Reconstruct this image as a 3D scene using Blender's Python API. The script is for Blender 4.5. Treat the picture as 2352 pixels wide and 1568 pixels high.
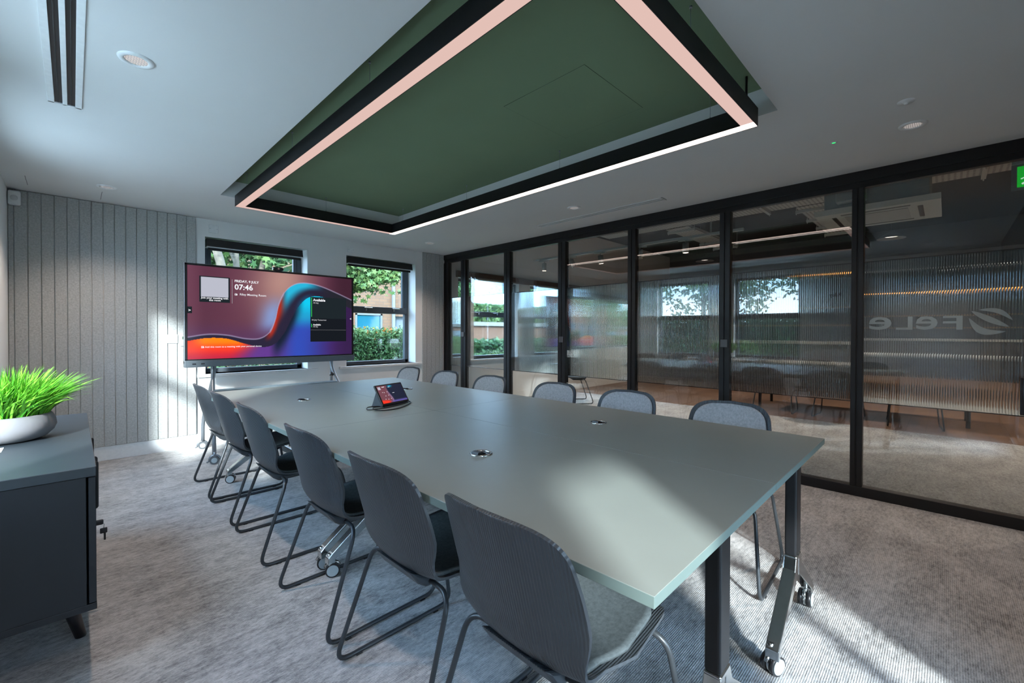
import bpy, bmesh, math, random
from mathutils import Vector, Matrix

random.seed(7)
for o in list(bpy.data.objects):
    bpy.data.objects.remove(o)
SC = bpy.context.scene
COL = SC.collection

# ------------------------------------------------------------------ camera
CZ = 1.218
yaw, pit, rol = 0.7877, -0.0089, 0.0023
fw = Vector((math.sin(yaw) * math.cos(pit), math.cos(yaw) * math.cos(pit), math.sin(pit)))
rt = Vector((math.cos(yaw), -math.sin(yaw), 0))
up = rt.cross(fw)
r2 = rt * math.cos(rol) + up * math.sin(rol)
u2 = -rt * math.sin(rol) + up * math.cos(rol)
cam_d = bpy.data.cameras.new('camera')
cam_d.sensor_width = 36.0
cam_d.lens = 1004.0241 / 2352 * 36
cam_d.shift_y = -13.0 / 2352
cam_d.clip_start = 0.02
cam_d.clip_end = 300
cam = bpy.data.objects.new('camera', cam_d)
COL.objects.link(cam)
M4 = Matrix.Identity(4)
for i in range(3):
    M4[i][0] = r2[i]; M4[i][1] = u2[i]; M4[i][2] = -fw[i]
M4[2][3] = CZ
cam.matrix_world = M4
SC.camera = cam

# ------------------------------------------------------------------ view, world, sun
SC.view_settings.view_transform = 'Standard'
SC.view_settings.look = 'None'
SC.view_settings.gamma = 1.0
SC.view_settings.use_curve_mapping = False
SC.view_settings.exposure = 0.26
SC.cycles.use_denoising = True
SC.cycles.max_bounces = 9
SC.cycles.transparent_max_bounces = 24
SC.cycles.sample_clamp_indirect = 6.0
SC.cycles.caustics_reflective = False

SKY = 14.0
world = bpy.data.worlds.new('sky')
SC.world = world
world.use_nodes = True
wn = world.node_tree.nodes; wl = world.node_tree.links
bg = wn['Background']
tc = wn.new('ShaderNodeTexCoord')
mp = wn.new('ShaderNodeMapping'); mp.inputs['Scale'].default_value = (1.0, 1.0, 3.2)
nz = wn.new('ShaderNodeTexNoise'); nz.inputs['Scale'].default_value = 2.2; nz.inputs['Detail'].default_value = 6
cr = wn.new('ShaderNodeValToRGB')
cr.color_ramp.elements[0].position = 0.40; cr.color_ramp.elements[0].color = (0.31, 0.56, 0.93, 1)
cr.color_ramp.elements[1].position = 0.62; cr.color_ramp.elements[1].color = (0.70, 0.87, 1.0, 1)
wl.new(tc.outputs['Generated'], mp.inputs['Vector']); wl.new(mp.outputs[0], nz.inputs['Vector'])
wl.new(nz.outputs['Fac'], cr.inputs[0]); wl.new(cr.outputs[0], bg.inputs['Color'])
bg.inputs['Strength'].default_value = SKY

sun_d = bpy.data.lights.new('sun', 'SUN')
sun_d.energy = 11.0
sun_d.angle = math.radians(4.5)
sun_d.color = (0.93, 0.98, 1.0)
sun = bpy.data.objects.new('sun', sun_d)
COL.objects.link(sun)
SUND = Vector((1.0, 1.32, -0.71)).normalized()
sun.rotation_euler = SUND.to_track_quat('-Z', 'Y').to_euler()
sun.location = (-6, -8, 6)

# ------------------------------------------------------------------ helpers
def tag(o, label=None, cat=None, group=None, kind=None):
    if label: o['label'] = label
    if cat: o['category'] = cat
    if group: o['group'] = group
    if kind: o['kind'] = kind
    return o

def empty(name, loc=(0, 0, 0), rz=0.0, parent=None):
    o = bpy.data.objects.new(name, None)
    o.empty_display_size = 0.1
    COL.objects.link(o)
    o.location = loc; o.rotation_euler = (0, 0, rz)
    if parent: o.parent = parent
    return o

class MB:
    """collects shapes into one mesh"""
    def __init__(s):
        s.bm = bmesh.new(); s.mi = 0
    def _mark(s, n0):
        s.bm.faces.ensure_lookup_table()
        for f in s.bm.faces[n0:]:
            f.material_index = s.mi
    def box(s, x0, x1, y0, y1, z0, z1, bev=0.0, seg=2, rot=None, piv=None):
        n0 = len(s.bm.faces)
        t = bmesh.new()
        bmesh.ops.create_cube(t, size=1.0)
        for v in t.verts:
            v.co = Vector((x0 + (v.co.x + .5) * (x1 - x0), y0 + (v.co.y + .5) * (y1 - y0), z0 + (v.co.z + .5) * (z1 - z0)))
        if bev > 0:
            bmesh.ops.bevel(t, geom=t.edges[:], offset=bev, segments=seg, affect='EDGES', profile=0.5)
        if rot is not None:
            p = Vector(piv) if piv else Vector(((x0 + x1) / 2, (y0 + y1) / 2, (z0 + z1) / 2))
            for v in t.verts:
                v.co = rot @ (v.co - p) + p
        s._merge(t); s._mark(n0)
        return s
    def _merge(s, t):
        me = bpy.data.meshes.new('tmp'); t.to_mesh(me); t.free()
        s.bm.from_mesh(me); bpy.data.meshes.remove(me)
    def tube(s, pts, r, seg=10, cap=True, radii=None):
        n0 = len(s.bm.faces)
        pts = [Vector(p) for p in pts]
        rings = []
        T0 = (pts[1] - pts[0]).normalized()
        a = Vector((0, 0, 1)) if abs(T0.z) < 0.9 else Vector((1, 0, 0))
        N = T0.cross(a).normalized()
        for i, p in enumerate(pts):
            if i == 0: T = T0
            elif i == len(pts) - 1: T = (pts[i] - pts[i - 1]).normalized()
            else: T = ((pts[i + 1] - p).normalized() + (p - pts[i - 1]).normalized()).normalized()
            N = (N - T * N.dot(T)).normalized()
            B = T.cross(N)
            rr = radii[i] if radii else r
            rings.append([s.bm.verts.new(p + (N * math.cos(2 * math.pi * k / seg) + B * math.sin(2 * math.pi * k / seg)) * rr) for k in range(seg)])
        for i in range(len(rings) - 1):
            for k in range(seg):
                f = s.bm.faces.new((rings[i][k], rings[i][(k + 1) % seg], rings[i + 1][(k + 1) % seg], rings[i + 1][k]))
                f.smooth = True
        if cap:
            s.bm.faces.new(rings[0][::-1]); s.bm.faces.new(rings[-1])
        s._mark(n0)
        return s
    def cyl(s, p0, p1, r, seg=24, r1=None):
        return s.tube([p0, p1], r, seg, True, [r, r1 if r1 is not None else r])
    def lathe(s, prof, c, seg=40, axis='z', smooth=True, cap=False):
        n0 = len(s.bm.faces)
        rings = []
        for (r, h) in prof:
            ring = []
            for k in range(seg):
                a = 2 * math.pi * k / seg
                if axis == 'z': p = (c[0] + r * math.cos(a), c[1] + r * math.sin(a), c[2] + h)
                elif axis == 'y': p = (c[0] + r * math.cos(a), c[1] + h, c[2] + r * math.sin(a))
                else: p = (c[0] + h, c[1] + r * math.cos(a), c[2] + r * math.sin(a))
                ring.append(s.bm.verts.new(p))
            rings.append(ring)
        for i in range(len(rings) - 1):
            for k in range(seg):
                f = s.bm.faces.new((rings[i][k], rings[i][(k + 1) % seg], rings[i + 1][(k + 1) % seg], rings[i + 1][k]))
                f.smooth = smooth
        if cap:
            s.bm.faces.new(rings[0]); s.bm.faces.new(rings[-1])
        s._mark(n0)
        return s
    def quad(s, a, b, c, d):
        n0 = len(s.bm.faces)
        s.bm.faces.new([s.bm.verts.new(p) for p in (a, b, c, d)])
        s._mark(n0)
        return s
    def prism(s, poly, axis, a0, a1):
        """extrude a 2D polygon along an axis; poly in the two other axes (in xyz order)"""
        n0 = len(s.bm.faces)
        def P(u, v, w):
            return {'x': (w, u, v), 'y': (u, w, v), 'z': (u, v, w)}[axis]
        A = [s.bm.verts.new(P(u, v, a0)) for u, v in poly]
        B = [s.bm.verts.new(P(u, v, a1)) for u, v in poly]
        n = len(poly)
        for k in range(n):
            s.bm.faces.new((A[k], A[(k + 1) % n], B[(k + 1) % n], B[k]))
        s.bm.faces.new(A[::-1]); s.bm.faces.new(B)
        s._mark(n0)
        return s
    def text(s, body, size, mat, depth=0.0004, align='LEFT', bold=0.0):
        n0 = len(s.bm.faces)
        cu = bpy.data.curves.new('t', 'FONT'); cu.body = body; cu.size = size
        cu.align_x = align; cu.extrude = depth; cu.offset = bold; cu.resolution_u = 3
        ob = bpy.data.objects.new('t', cu); COL.objects.link(ob)
        dg = bpy.context.evaluated_depsgraph_get()
        me = bpy.data.meshes.new_from_object(ob.evaluated_get(dg))
        bpy.data.objects.remove(ob); bpy.data.curves.remove(cu)
        me.transform(mat)
        s.bm.from_mesh(me); bpy.data.meshes.remove(me)
        s._mark(n0)
        return s
    def build(s, name, mats, parent=None, fix=True, smooth_all=False):
        if fix: bmesh.ops.recalc_face_normals(s.bm, faces=s.bm.faces[:])
        me = bpy.data.meshes.new(name)
        if smooth_all:
            for f in s.bm.faces: f.smooth = True
        s.bm.to_mesh(me); s.bm.free()
        if not isinstance(mats, (list, tuple)): mats = [mats]
        for m in mats: me.materials.append(m)
        o = bpy.data.objects.new(name, me)
        COL.objects.link(o)
        if parent: o.parent = parent
        return o

def fillet(pts, r, n=6):
    pts = [Vector(p) for p in pts]
    out = [pts[0]]
    for i in range(1, len(pts) - 1):
        a, b, c = pts[i - 1], pts[i], pts[i + 1]
        d1 = (a - b); d2 = (c - b)
        rr = min(r, d1.length * .49, d2.length * .49)
        p = b + d1.normalized() * rr; q = b + d2.normalized() * rr
        for k in range(n + 1):
            t = k / n
            out.append(p * (1 - t) ** 2 + b * 2 * t * (1 - t) + q * t * t)
    out.append(pts[-1])
    return out

def copy_thing(root):
    r = root.copy(); COL.objects.link(r)
    for ch in list(root.children):
        c = ch.copy(); COL.objects.link(c); c.parent = r
        for g in list(ch.children):
            d = g.copy(); COL.objects.link(d); d.parent = c
    return r

# ------------------------------------------------------------------ materials
def mat(name, col, rough=0.5, metal=0.0, spec=0.5, noise=None, bump=None, emit=None, estr=0.0, coat=0.0):
    m = bpy.data.materials.new(name); m.use_nodes = True
    n = m.node_tree.nodes; l = m.node_tree.links
    b = n['Principled BSDF']
    b.inputs['Base Color'].default_value = (*col, 1)
    b.inputs['Roughness'].default_value = rough
    b.inputs['Metallic'].default_value = metal
    b.inputs['Specular IOR Level'].default_value = spec
    if coat: b.inputs['Coat Weight'].default_value = coat
    if emit:
        b.inputs['Emission Color'].default_value = (*emit, 1)
        b.inputs['Emission Strength'].default_value = estr
    t = n.new('ShaderNodeTexCoord')
    if noise is None: noise = (40, 0.04)
    sc_, amt = noise
    nt = n.new('ShaderNodeTexNoise'); nt.inputs['Scale'].default_value = sc_; nt.inputs['Detail'].default_value = 4
    l.new(t.outputs['Object'], nt.inputs['Vector'])
    rp = n.new('ShaderNodeValToRGB')
    rp.color_ramp.elements[0].position = 0.3; rp.color_ramp.elements[1].position = 0.7
    rp.color_ramp.elements[0].color = (*[max(0, c * (1 - amt)) for c in col], 1)
    rp.color_ramp.elements[1].color = (*[min(1, c * (1 + amt)) for c in col], 1)
    l.new(nt.outputs['Fac'], rp.inputs[0]); l.new(rp.outputs[0], b.inputs['Base Color'])
    if bump:
        bn = n.new('ShaderNodeBump'); bn.inputs['Strength'].default_value = bump[1]; bn.inputs['Distance'].default_value = 0.002
        bt = n.new('ShaderNodeTexNoise'); bt.inputs['Scale'].default_value = bump[0]
        l.new(t.outputs['Object'], bt.inputs['Vector']); l.new(bt.outputs['Fac'], bn.inputs['Height'])
        l.new(bn.outputs[0], b.inputs['Normal'])
    return m

def emis(name, col, strength):
    m = bpy.data.materials.new(name); m.use_nodes = True
    n = m.node_tree.nodes; l = m.node_tree.links
    n.clear()
    e = n.new('ShaderNodeEmission'); e.inputs[0].default_value = (*col, 1); e.inputs[1].default_value = strength
    o = n.new('ShaderNodeOutputMaterial'); l.new(e.outputs[0], o.inputs[0])
    return m

def glass_mat(name, tint=(0.93, 0.95, 0.95), refl=1.0):
    m = bpy.data.materials.new(name); m.use_nodes = True
    n = m.node_tree.nodes; l = m.node_tree.links; n.clear()
    out = n.new('ShaderNodeOutputMaterial'); mix = n.new('ShaderNodeMixShader')
    tr = n.new('ShaderNodeBsdfTransparent'); tr.inputs[0].default_value = (*tint, 1)
    gl = n.new('ShaderNodeBsdfGlossy'); gl.inputs['Roughness'].default_value = 0.0; gl.inputs[0].default_value = (refl, refl, refl, 1)
    fr = n.new('ShaderNodeFresnel'); geo = n.new('ShaderNodeNewGeometry')
    mr = n.new('ShaderNodeMapRange'); mr.inputs['To Min'].default_value = 1.52; mr.inputs['To Max'].default_value = 1 / 1.52
    l.new(geo.outputs['Backfacing'], mr.inputs['Value']); l.new(mr.outputs[0], fr.inputs['IOR'])
    l.new(fr.outputs[0], mix.inputs[0]); l.new(tr.outputs[0], mix.inputs[1]); l.new(gl.outputs[0], mix.inputs[2])
    l.new(mix.outputs[0], out.inputs[0])
    return m

def reeded_mat():
    m = bpy.data.materials.new('reeded_glass'); m.use_nodes = True
    n = m.node_tree.nodes; l = m.node_tree.links
    b = n['Principled BSDF']
    b.inputs['Base Color'].default_value = (0.88, 0.93, 0.93, 1)
    b.inputs['Transmission Weight'].default_value = 1.0
    b.inputs['IOR'].default_value = 1.42
    b.inputs['Roughness'].default_value = 0.02
    return m

def carpet_mat(name, c0, c1, tile_y=0.5):
    m = bpy.data.materials.new(name); m.use_nodes = True
    n = m.node_tree.nodes; l = m.node_tree.links; b = n['Principled BSDF']
    b.inputs['Roughness'].default_value = 0.95; b.inputs['Specular IOR Level'].default_value = 0.15
    b.inputs['Sheen Weight'].default_value = 0.25; b.inputs['Sheen Roughness'].default_value = 0.5
    t = n.new('ShaderNodeTexCoord')
    def noise(scale, vec, detail=4, rough=0.6):
        mpn = n.new('ShaderNodeMapping'); mpn.inputs['Scale'].default_value = vec
        l.new(t.outputs['Object'], mpn.inputs['Vector'])
        x = n.new('ShaderNodeTexNoise'); x.inputs['Scale'].default_value = scale; x.inputs['Detail'].default_value = detail; x.inputs['Roughness'].default_value = rough
        l.new(mpn.outputs[0], x.inputs['Vector']); return x.outputs['Fac']
    def math_(op, a, b_, c=None):
        k = n.new('ShaderNodeMath'); k.operation = op
        for i, v in enumerate((a, b_)):
            if isinstance(v, (int, float)): k.inputs[i].default_value = v
            else: l.new(v, k.inputs[i])
        return k.outputs[0]
    streak = noise(42.0, (0.50, 1.25, 1.0), 6, 0.80)     # long threads running along x
    patch = noise(3.4, (1.0, 1.9, 1.0), 6, 0.68)
    fine = noise(190.0, (0.45, 1.2, 1.0), 2, 0.7)
    wv = n.new('ShaderNodeTexWave'); wv.wave_type = 'BANDS'; wv.bands_direction = 'Y'
    wv.inputs['Scale'].default_value = 45.0; wv.inputs['Distortion'].default_value = 0.9; wv.inputs['Detail'].default_value = 2; wv.inputs['Detail Scale'].default_value = 3
    l.new(t.outputs['Object'], wv.inputs['Vector'])
    br = n.new('ShaderNodeTexBrick')                    # carpet planks 1.0 x 0.5
    br.offset = 0.5; br.inputs['Scale'].default_value = 1.0; br.inputs['Mortar Size'].default_value = 0.0
    br.inputs['Color1'].default_value = (0.44, 0.44, 0.44, 1); br.inputs['Color2'].default_value = (0.56, 0.56, 0.56, 1)
    br.inputs['Brick Width'].default_value = 0.5; br.inputs['Row Height'].default_value = 0.5
    l.new(t.outputs['Object'], br.inputs['Vector'])
    s = math_('ADD', math_('MULTIPLY', streak, 1.25), math_('MULTIPLY', patch, 0.75))
    s = math_('ADD', s, math_('MULTIPLY', fine, 0.45))
    s = math_('ADD', s, math_('MULTIPLY', wv.outputs['Fac'], 0.16))
    s = math_('ADD', s, math_('MULTIPLY', br.outputs['Color'], 0.30))
    rp = n.new('ShaderNodeValToRGB')
    rp.color_ramp.elements[0].position = 0.0; rp.color_ramp.elements[1].position = 1.0
    mr = n.new('ShaderNodeMapRange'); mr.inputs['From Min'].default_value = 1.12; mr.inputs['From Max'].default_value = 1.66
    l.new(s, mr.inputs['Value']); l.new(mr.outputs[0], rp.inputs[0])
    rp.color_ramp.elements[0].color = (*c0, 1); rp.color_ramp.elements[1].color = (*c1, 1)
    l.new(rp.outputs[0], b.inputs['Base Color'])
    bn = n.new('ShaderNodeBump'); bn.inputs['Strength'].default_value = 0.5; bn.inputs['Distance'].default_value = 0.003
    l.new(math_('ADD', math_('MULTIPLY', wv.outputs['Fac'], 0.6), fine), bn.inputs['Height']); l.new(bn.outputs[0], b.inputs['Normal'])
    return m

def wood_mat():
    m = bpy.data.materials.new('wood_floor'); m.use_nodes = True
    n = m.node_tree.nodes; l = m.node_tree.links; b = n['Principled BSDF']
    b.inputs['Roughness'].default_value = 0.35
    t = n.new('ShaderNodeTexCoord')
    br = n.new('ShaderNodeTexBrick'); br.inputs['Scale'].default_value = 1.0; br.inputs['Brick Width'].default_value = 1.2; br.inputs['Row Height'].default_value = 0.18
    br.inputs['Mortar Size'].default_value = 0.002
    br.inputs['Color1'].default_value = (0.15, 0.085, 0.055, 1); br.inputs['Color2'].default_value = (0.20, 0.12, 0.08, 1); br.inputs['Mortar'].default_value = (0.08, 0.04, 0.02, 1)
    l.new(t.outputs['Object'], br.inputs['Vector']); l.new(br.outputs['Color'], b.inputs['Base Color'])
    return m

def brick_mat():
    m = bpy.data.materials.new('buff_brick'); m.use_nodes = True
    n = m.node_tree.nodes; l = m.node_tree.links; b = n['Principled BSDF']
    b.inputs['Roughness'].default_value = 0.9
    t = n.new('ShaderNodeTexCoord')
    mp_ = n.new('ShaderNodeMapping'); mp_.inputs['Rotation'].default_value = (math.pi / 2, 0, 0)
    br = n.new('ShaderNodeTexBrick'); br.inputs['Scale'].default_value = 1.0; br.inputs['Brick Width'].default_value = 0.42; br.inputs['Row Height'].default_value = 0.15
    br.inputs['Mortar Size'].default_value = 0.012
    br.inputs['Color1'].default_value = (0.135, 0.078, 0.044, 1); br.inputs['Color2'].default_value = (0.112, 0.064, 0.037, 1); br.inputs['Mortar'].default_value = (0.085, 0.062, 0.046, 1)
    l.new(t.outputs['Object'], mp_.inputs['Vector']); l.new(mp_.outputs[0], br.inputs['Vector']); l.new(br.outputs['Color'], b.inputs['Base Color'])
    return m

def felt_mat(name, c):
    m = mat(name, c, 0.95, spec=0.1)
    n = m.node_tree.nodes; l = m.node_tree.links; b = n['Principled BSDF']
    t = n.new('ShaderNodeTexCoord')
    a = n.new('ShaderNodeTexNoise'); a.inputs['Scale'].default_value = 75; a.inputs['Detail'].default_value = 6; a.inputs['Roughness'].default_value = 0.75
    l.new(t.outputs['Object'], a.inputs['Vector'])
    rp = n.new('ShaderNodeValToRGB'); rp.color_ramp.elements[0].position = 0.36; rp.color_ramp.elements[1].position = 0.62
    rp.color_ramp.elements[0].color = (*[x * 0.78 for x in c], 1); rp.color_ramp.elements[1].color = (*[min(1, x * 1.14) for x in c], 1)
    l.new(a.outputs['Fac'], rp.inputs[0]); l.new(rp.outputs[0], b.inputs['Base Color'])
    return m

def ribbed_mat(name, c):
    m = mat(name, c, 0.36, spec=0.6)
    n = m.node_tree.nodes; l = m.node_tree.links; b = n['Principled BSDF']
    t = n.new('ShaderNodeTexCoord')
    w = n.new('ShaderNodeTexWave'); w.wave_type = 'BANDS'; w.bands_direction = 'Y'; w.inputs['Scale'].default_value = 42.0
    l.new(t.outputs['Object'], w.inputs['Vector'])
    bn = n.new('ShaderNodeBump'); bn.inputs['Strength'].default_value = 0.6; bn.inputs['Distance'].default_value = 0.0022
    l.new(w.outputs['Fac'], bn.inputs['Height']); l.new(bn.outputs[0], b.inputs['Normal'])
    return m

def leaf_mat(name, c, c2):
    m = mat(name, c, 0.6, spec=0.3)
    n = m.node_tree.nodes; l = m.node_tree.links; b = n['Principled BSDF']
    oi = n.new('ShaderNodeNewGeometry')
    rp = n.new('ShaderNodeValToRGB')
    rp.color_ramp.elements[0].color = (*c, 1); rp.color_ramp.elements[1].color = (*c2, 1)
    l.new(oi.outputs['Random Per Island'], rp.inputs[0]); l.new(rp.outputs[0], b.inputs['Base Color'])
    b.inputs['Subsurface Weight'].default_value = 0.0
    return m

white_paint = mat('white_paint', (0.80, 0.81, 0.80), 0.8, spec=0.2, noise=(3, 0.015))
ceil_paint = mat('ceiling_paint', (0.70, 0.71, 0.70), 0.85, spec=0.15, noise=(2, 0.015))
green_paint = mat('green_paint', (0.19, 0.27, 0.165), 0.75, spec=0.2, noise=(2, 0.03))
gloss_white = mat('white_gloss', (0.78, 0.80, 0.80), 0.4)
carpet = carpet_mat('carpet', (0.085, 0.083, 0.082), (0.56, 0.55, 0.54))
felt = felt_mat('grey_felt', (0.44, 0.455, 0.445))
felt_gap = mat('felt_groove', (0.62, 0.64, 0.63), 0.9)
black_frame = mat('black_metal', (0.010, 0.010, 0.011), 0.42, spec=0.4)
dark_frame = mat('anthracite_window', (0.07, 0.085, 0.10), 0.45)
blind_black = mat('blind_black', (0.012, 0.012, 0.013), 0.5)
chrome = mat('polished_aluminium', (0.62, 0.64, 0.64), 0.16, metal=1.0)
steel_grey = mat('grey_steel', (0.27, 0.30, 0.33), 0.35, metal=0.6)
table_mat = mat('table_laminate', (0.255, 0.285, 0.265), 0.42, spec=0.4, noise=(6, 0.02))
table_edge = mat('table_edge', (0.145, 0.195, 0.18), 0.5, noise=(6, 0.02))
shell_mat = ribbed_mat('charcoal_shell', (0.048, 0.056, 0.064))
tube_mat = mat('charcoal_tube', (0.05, 0.056, 0.062), 0.35, spec=0.5, metal=0.3)
pad_mat = felt_mat('grey_upholstery', (0.46, 0.46, 0.47))
pad_shaded = felt_mat('shaded_slate_upholstery', (0.085, 0.10, 0.105))  # darker copy of the seat fabric, left row's shadow put into its colour
cab_mat = mat('cabinet_lacquer', (0.012, 0.016, 0.021), 0.45, spec=0.5)
cab_top = mat('cabinet_top', (0.038, 0.048, 0.056), 0.42)
black_plastic = mat('black_plastic', (0.012, 0.012, 0.014), 0.35)
tyre = mat('black_tyre', (0.018, 0.018, 0.02), 0.3)
hubcap = mat('grey_hubcap', (0.42, 0.48, 0.50), 0.4)
concrete = mat('grey_pot', (0.27, 0.255, 0.26), 0.85, noise=(12, 0.06))
grass_mat = leaf_mat('plastic_grass', (0.03, 0.22, 0.012), (0.30, 0.72, 0.06))
soil = mat('dark_moss', (0.02, 0.06, 0.012), 0.9)
glass = glass_mat('clear_glass')
win_glass = glass_mat('window_glass', (0.96, 0.98, 0.98))
reeded = reeded_mat()
letter_black = mat('black_vinyl', (0.01, 0.01, 0.01), 0.5)
letter_grey = mat('grey_vinyl', (0.26, 0.31, 0.32), 0.6)
PINK = (1.0, 0.74, 0.66)
led_soft = emis('led_soft', (0.80, 0.55, 0.49), 0.80)
led_bright = emis('led_bright', (1.0, 0.78, 0.69), 6.0)
lamp_glow = emis('downlight_glow', (1.0, 0.88, 0.82), 1.1)
bark = mat('bark', (0.085, 0.072, 0.052), 0.9, noise=(9, 0.5))
leaf_dark = leaf_mat('leaf_dark', (0.014, 0.055, 0.018), (0.06, 0.13, 0.045))
leaf_bright = leaf_mat('leaf_bright', (0.03, 0.085, 0.02), (0.12, 0.18, 0.055))
leaf_hedge = leaf_mat('leaf_hedge', (0.014, 0.05, 0.014), (0.065, 0.13, 0.04))
orange_fl = mat('orange_flower', (0.22, 0.085, 0.01), 0.7)
lawn = mat('lawn', (0.040, 0.055, 0.012), 0.95, noise=(6, 0.3))
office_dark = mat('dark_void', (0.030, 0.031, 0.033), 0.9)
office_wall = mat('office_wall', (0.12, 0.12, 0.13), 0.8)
tray_mat = mat('tray_white', (0.42, 0.43, 0.41), 0.5)
ac_white = mat('ac_white', (0.40, 0.43, 0.41), 0.5)

# ------------------------------------------------------------------ room dimensions
XL, XR, YN, YF, H = -0.383, 4.114, -0.5, 5.612, 2.414
WT = 0.30
OX, OYN, OH = 12.0, -4.0, 3.35     # office beyond the glazing

# floor
b = MB(); b.box(XL - WT, 7.25, OYN, YF + .0, -0.12, 0.0)
fl = b.build('floor', carpet); tag(fl, kind='structure')
b = MB(); b.box(7.25, OX, OYN, YF, -0.12, 0.0)
o = b.build('floor_office', wood_mat()); tag(o, kind='structure')

# ceiling with recess (hole) : x .918-2.675, y .64-4.525
RX0, RX1, RY0, RY1, RZ = 0.918, 2.682, 0.655, 4.530, 2.559
b = MB()
CT = H + 0.24
b.box(XL - WT, RX0, YN - .3, YF + .3, H, CT)
b.box(RX1, XR + .10, YN - .3, YF + .3, H, CT)
b.box(RX0, RX1, YN - .3, RY0, H, CT)
b.box(RX0, RX1, RY1, YF + .3, H, CT)
b.mi = 1
b.box(RX0 - .01, RX1 + .01, RY0 - .01, RY1 + .01, RZ, CT + .02)
ceil = b.build('ceiling', [ceil_paint, green_paint]); tag(ceil, kind='structure')
# access hatch
b = MB()
hx0, hx1, hy0, hy1 = 1.816, 2.407, 1.30, 1.878
g = 0.0014
b.box(hx0, hx1, hy0, hy1, RZ - .0015, RZ + .002)
hatch = b.build('access_hatch', green_paint)
tag(hatch, 'square green access hatch flush in the recessed green ceiling', 'hatch')
b = MB()
for (x0, x1, y0, y1) in ((hx0 - g, hx1 + g, hy0 - g, hy0), (hx0 - g, hx1 + g, hy1, hy1 + g), (hx0 - g, hx0, hy0, hy1), (hx1, hx1 + g, hy0, hy1)):
    b.box(x0, x1, y0, y1, RZ - .0012, RZ + .002)
b.build('hatch_joint', mat('dark_joint', (0.05, 0.075, 0.045), 0.9), hatch)

# walls with openings
def wall_xz(name, y0, y1, x0, x1, z0, z1, holes, m):
    """wall in the xz plane between y0 and y1; holes = (hx0,hx1,hz0,hz1) sorted by x"""
    b = MB(); x = x0
    for (a, c, d, e) in holes:
        if a > x: b.box(x, a, y0, y1, z0, z1)
        if d > z0: b.box(a, c, y0, y1, z0, d)
        if e < z1: b.box(a, c, y0, y1, e, z1)
        x = c
    b.box(x, x1, y0, y1, z0, z1)
    return b.build(name, m)
def wall_yz(name, x0, x1, y0, y1, z0, z1, holes, m):
    b = MB(); y = y0
    for (a, c, d, e) in holes:
        if a > y: b.box(x0, x1, y, a, z0, z1)
        if d > z0: b.box(x0, x1, a, c, z0, d)
        if e < z1: b.box(x0, x1, a, c, e, z1)
        y = c
    b.box(x0, x1, y, y1, z0, z1)
    return b.build(name, m)

W1 = (0.997, 2.050, 0.760, 2.226)
W2 = (2.544, 3.600, 0.760, 2.222)
O1 = (4.40, 5.82, 0.80, 2.10)
O2 = (6.12, 8.20, 0.80, 2.10)
wf = wall_xz('wall_far', YF, YF + WT, XL - WT, XR + .06, 0, CT, [W1, W2], white_paint); tag(wf, kind='structure')
wo = wall_xz('wall_office_far', YF, YF + WT, XR + .06, OX, 0, OH + .3, [O1, O2], white_paint); tag(wo, kind='structure')
WA = (3.27, 4.32, 0.76, 2.225)
WB = (1.76, 2.81, 0.76, 2.225)
wlft = wall_yz('wall_left', XL - .18, XL, YN - .3, YF, 0, CT, [WB, WA], white_paint); tag(wlft, kind='structure')
near_paint = mat('near_wall_paint', (0.36, 0.36, 0.35), 0.85)
NW1 = (-0.08, 0.42, 0.76, 1.56)
NW2 = (0.92, 1.80, 0.06, 1.05)
wn_ = wall_xz('wall_near', YN - .12, YN, XL - .18, XR + .1, 0, CT, [NW1, NW2], near_paint); tag(wn_, kind='structure')
# office shell
b = MB(); b.box(OX, OX + .2, OYN, YF + WT, 0, OH + .3); tag(b.build('wall_office_back', office_wall), kind='structure')
b = MB(); b.box(XR + .1, OX, OYN - .2, OYN, 0, OH + .3); tag(b.build('wall_office_near', office_wall), kind='structure')
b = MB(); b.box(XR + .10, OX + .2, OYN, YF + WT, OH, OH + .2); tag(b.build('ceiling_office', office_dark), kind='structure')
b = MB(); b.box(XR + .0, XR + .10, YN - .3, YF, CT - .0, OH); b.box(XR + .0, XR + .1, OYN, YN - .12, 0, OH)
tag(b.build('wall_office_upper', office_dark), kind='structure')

# baseboards
b = MB(); b.box(XL, XR, YF - .014, YF, 0, 0.134, .002)
tag(b.build('baseboard_far', gloss_white), kind='structure')
b = MB(); b.box(XL, XL + .014, YN, YF - .02, 0, 0.134, .002)
tag(b.build('baseboard_left', gloss_white), kind='structure')

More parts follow.
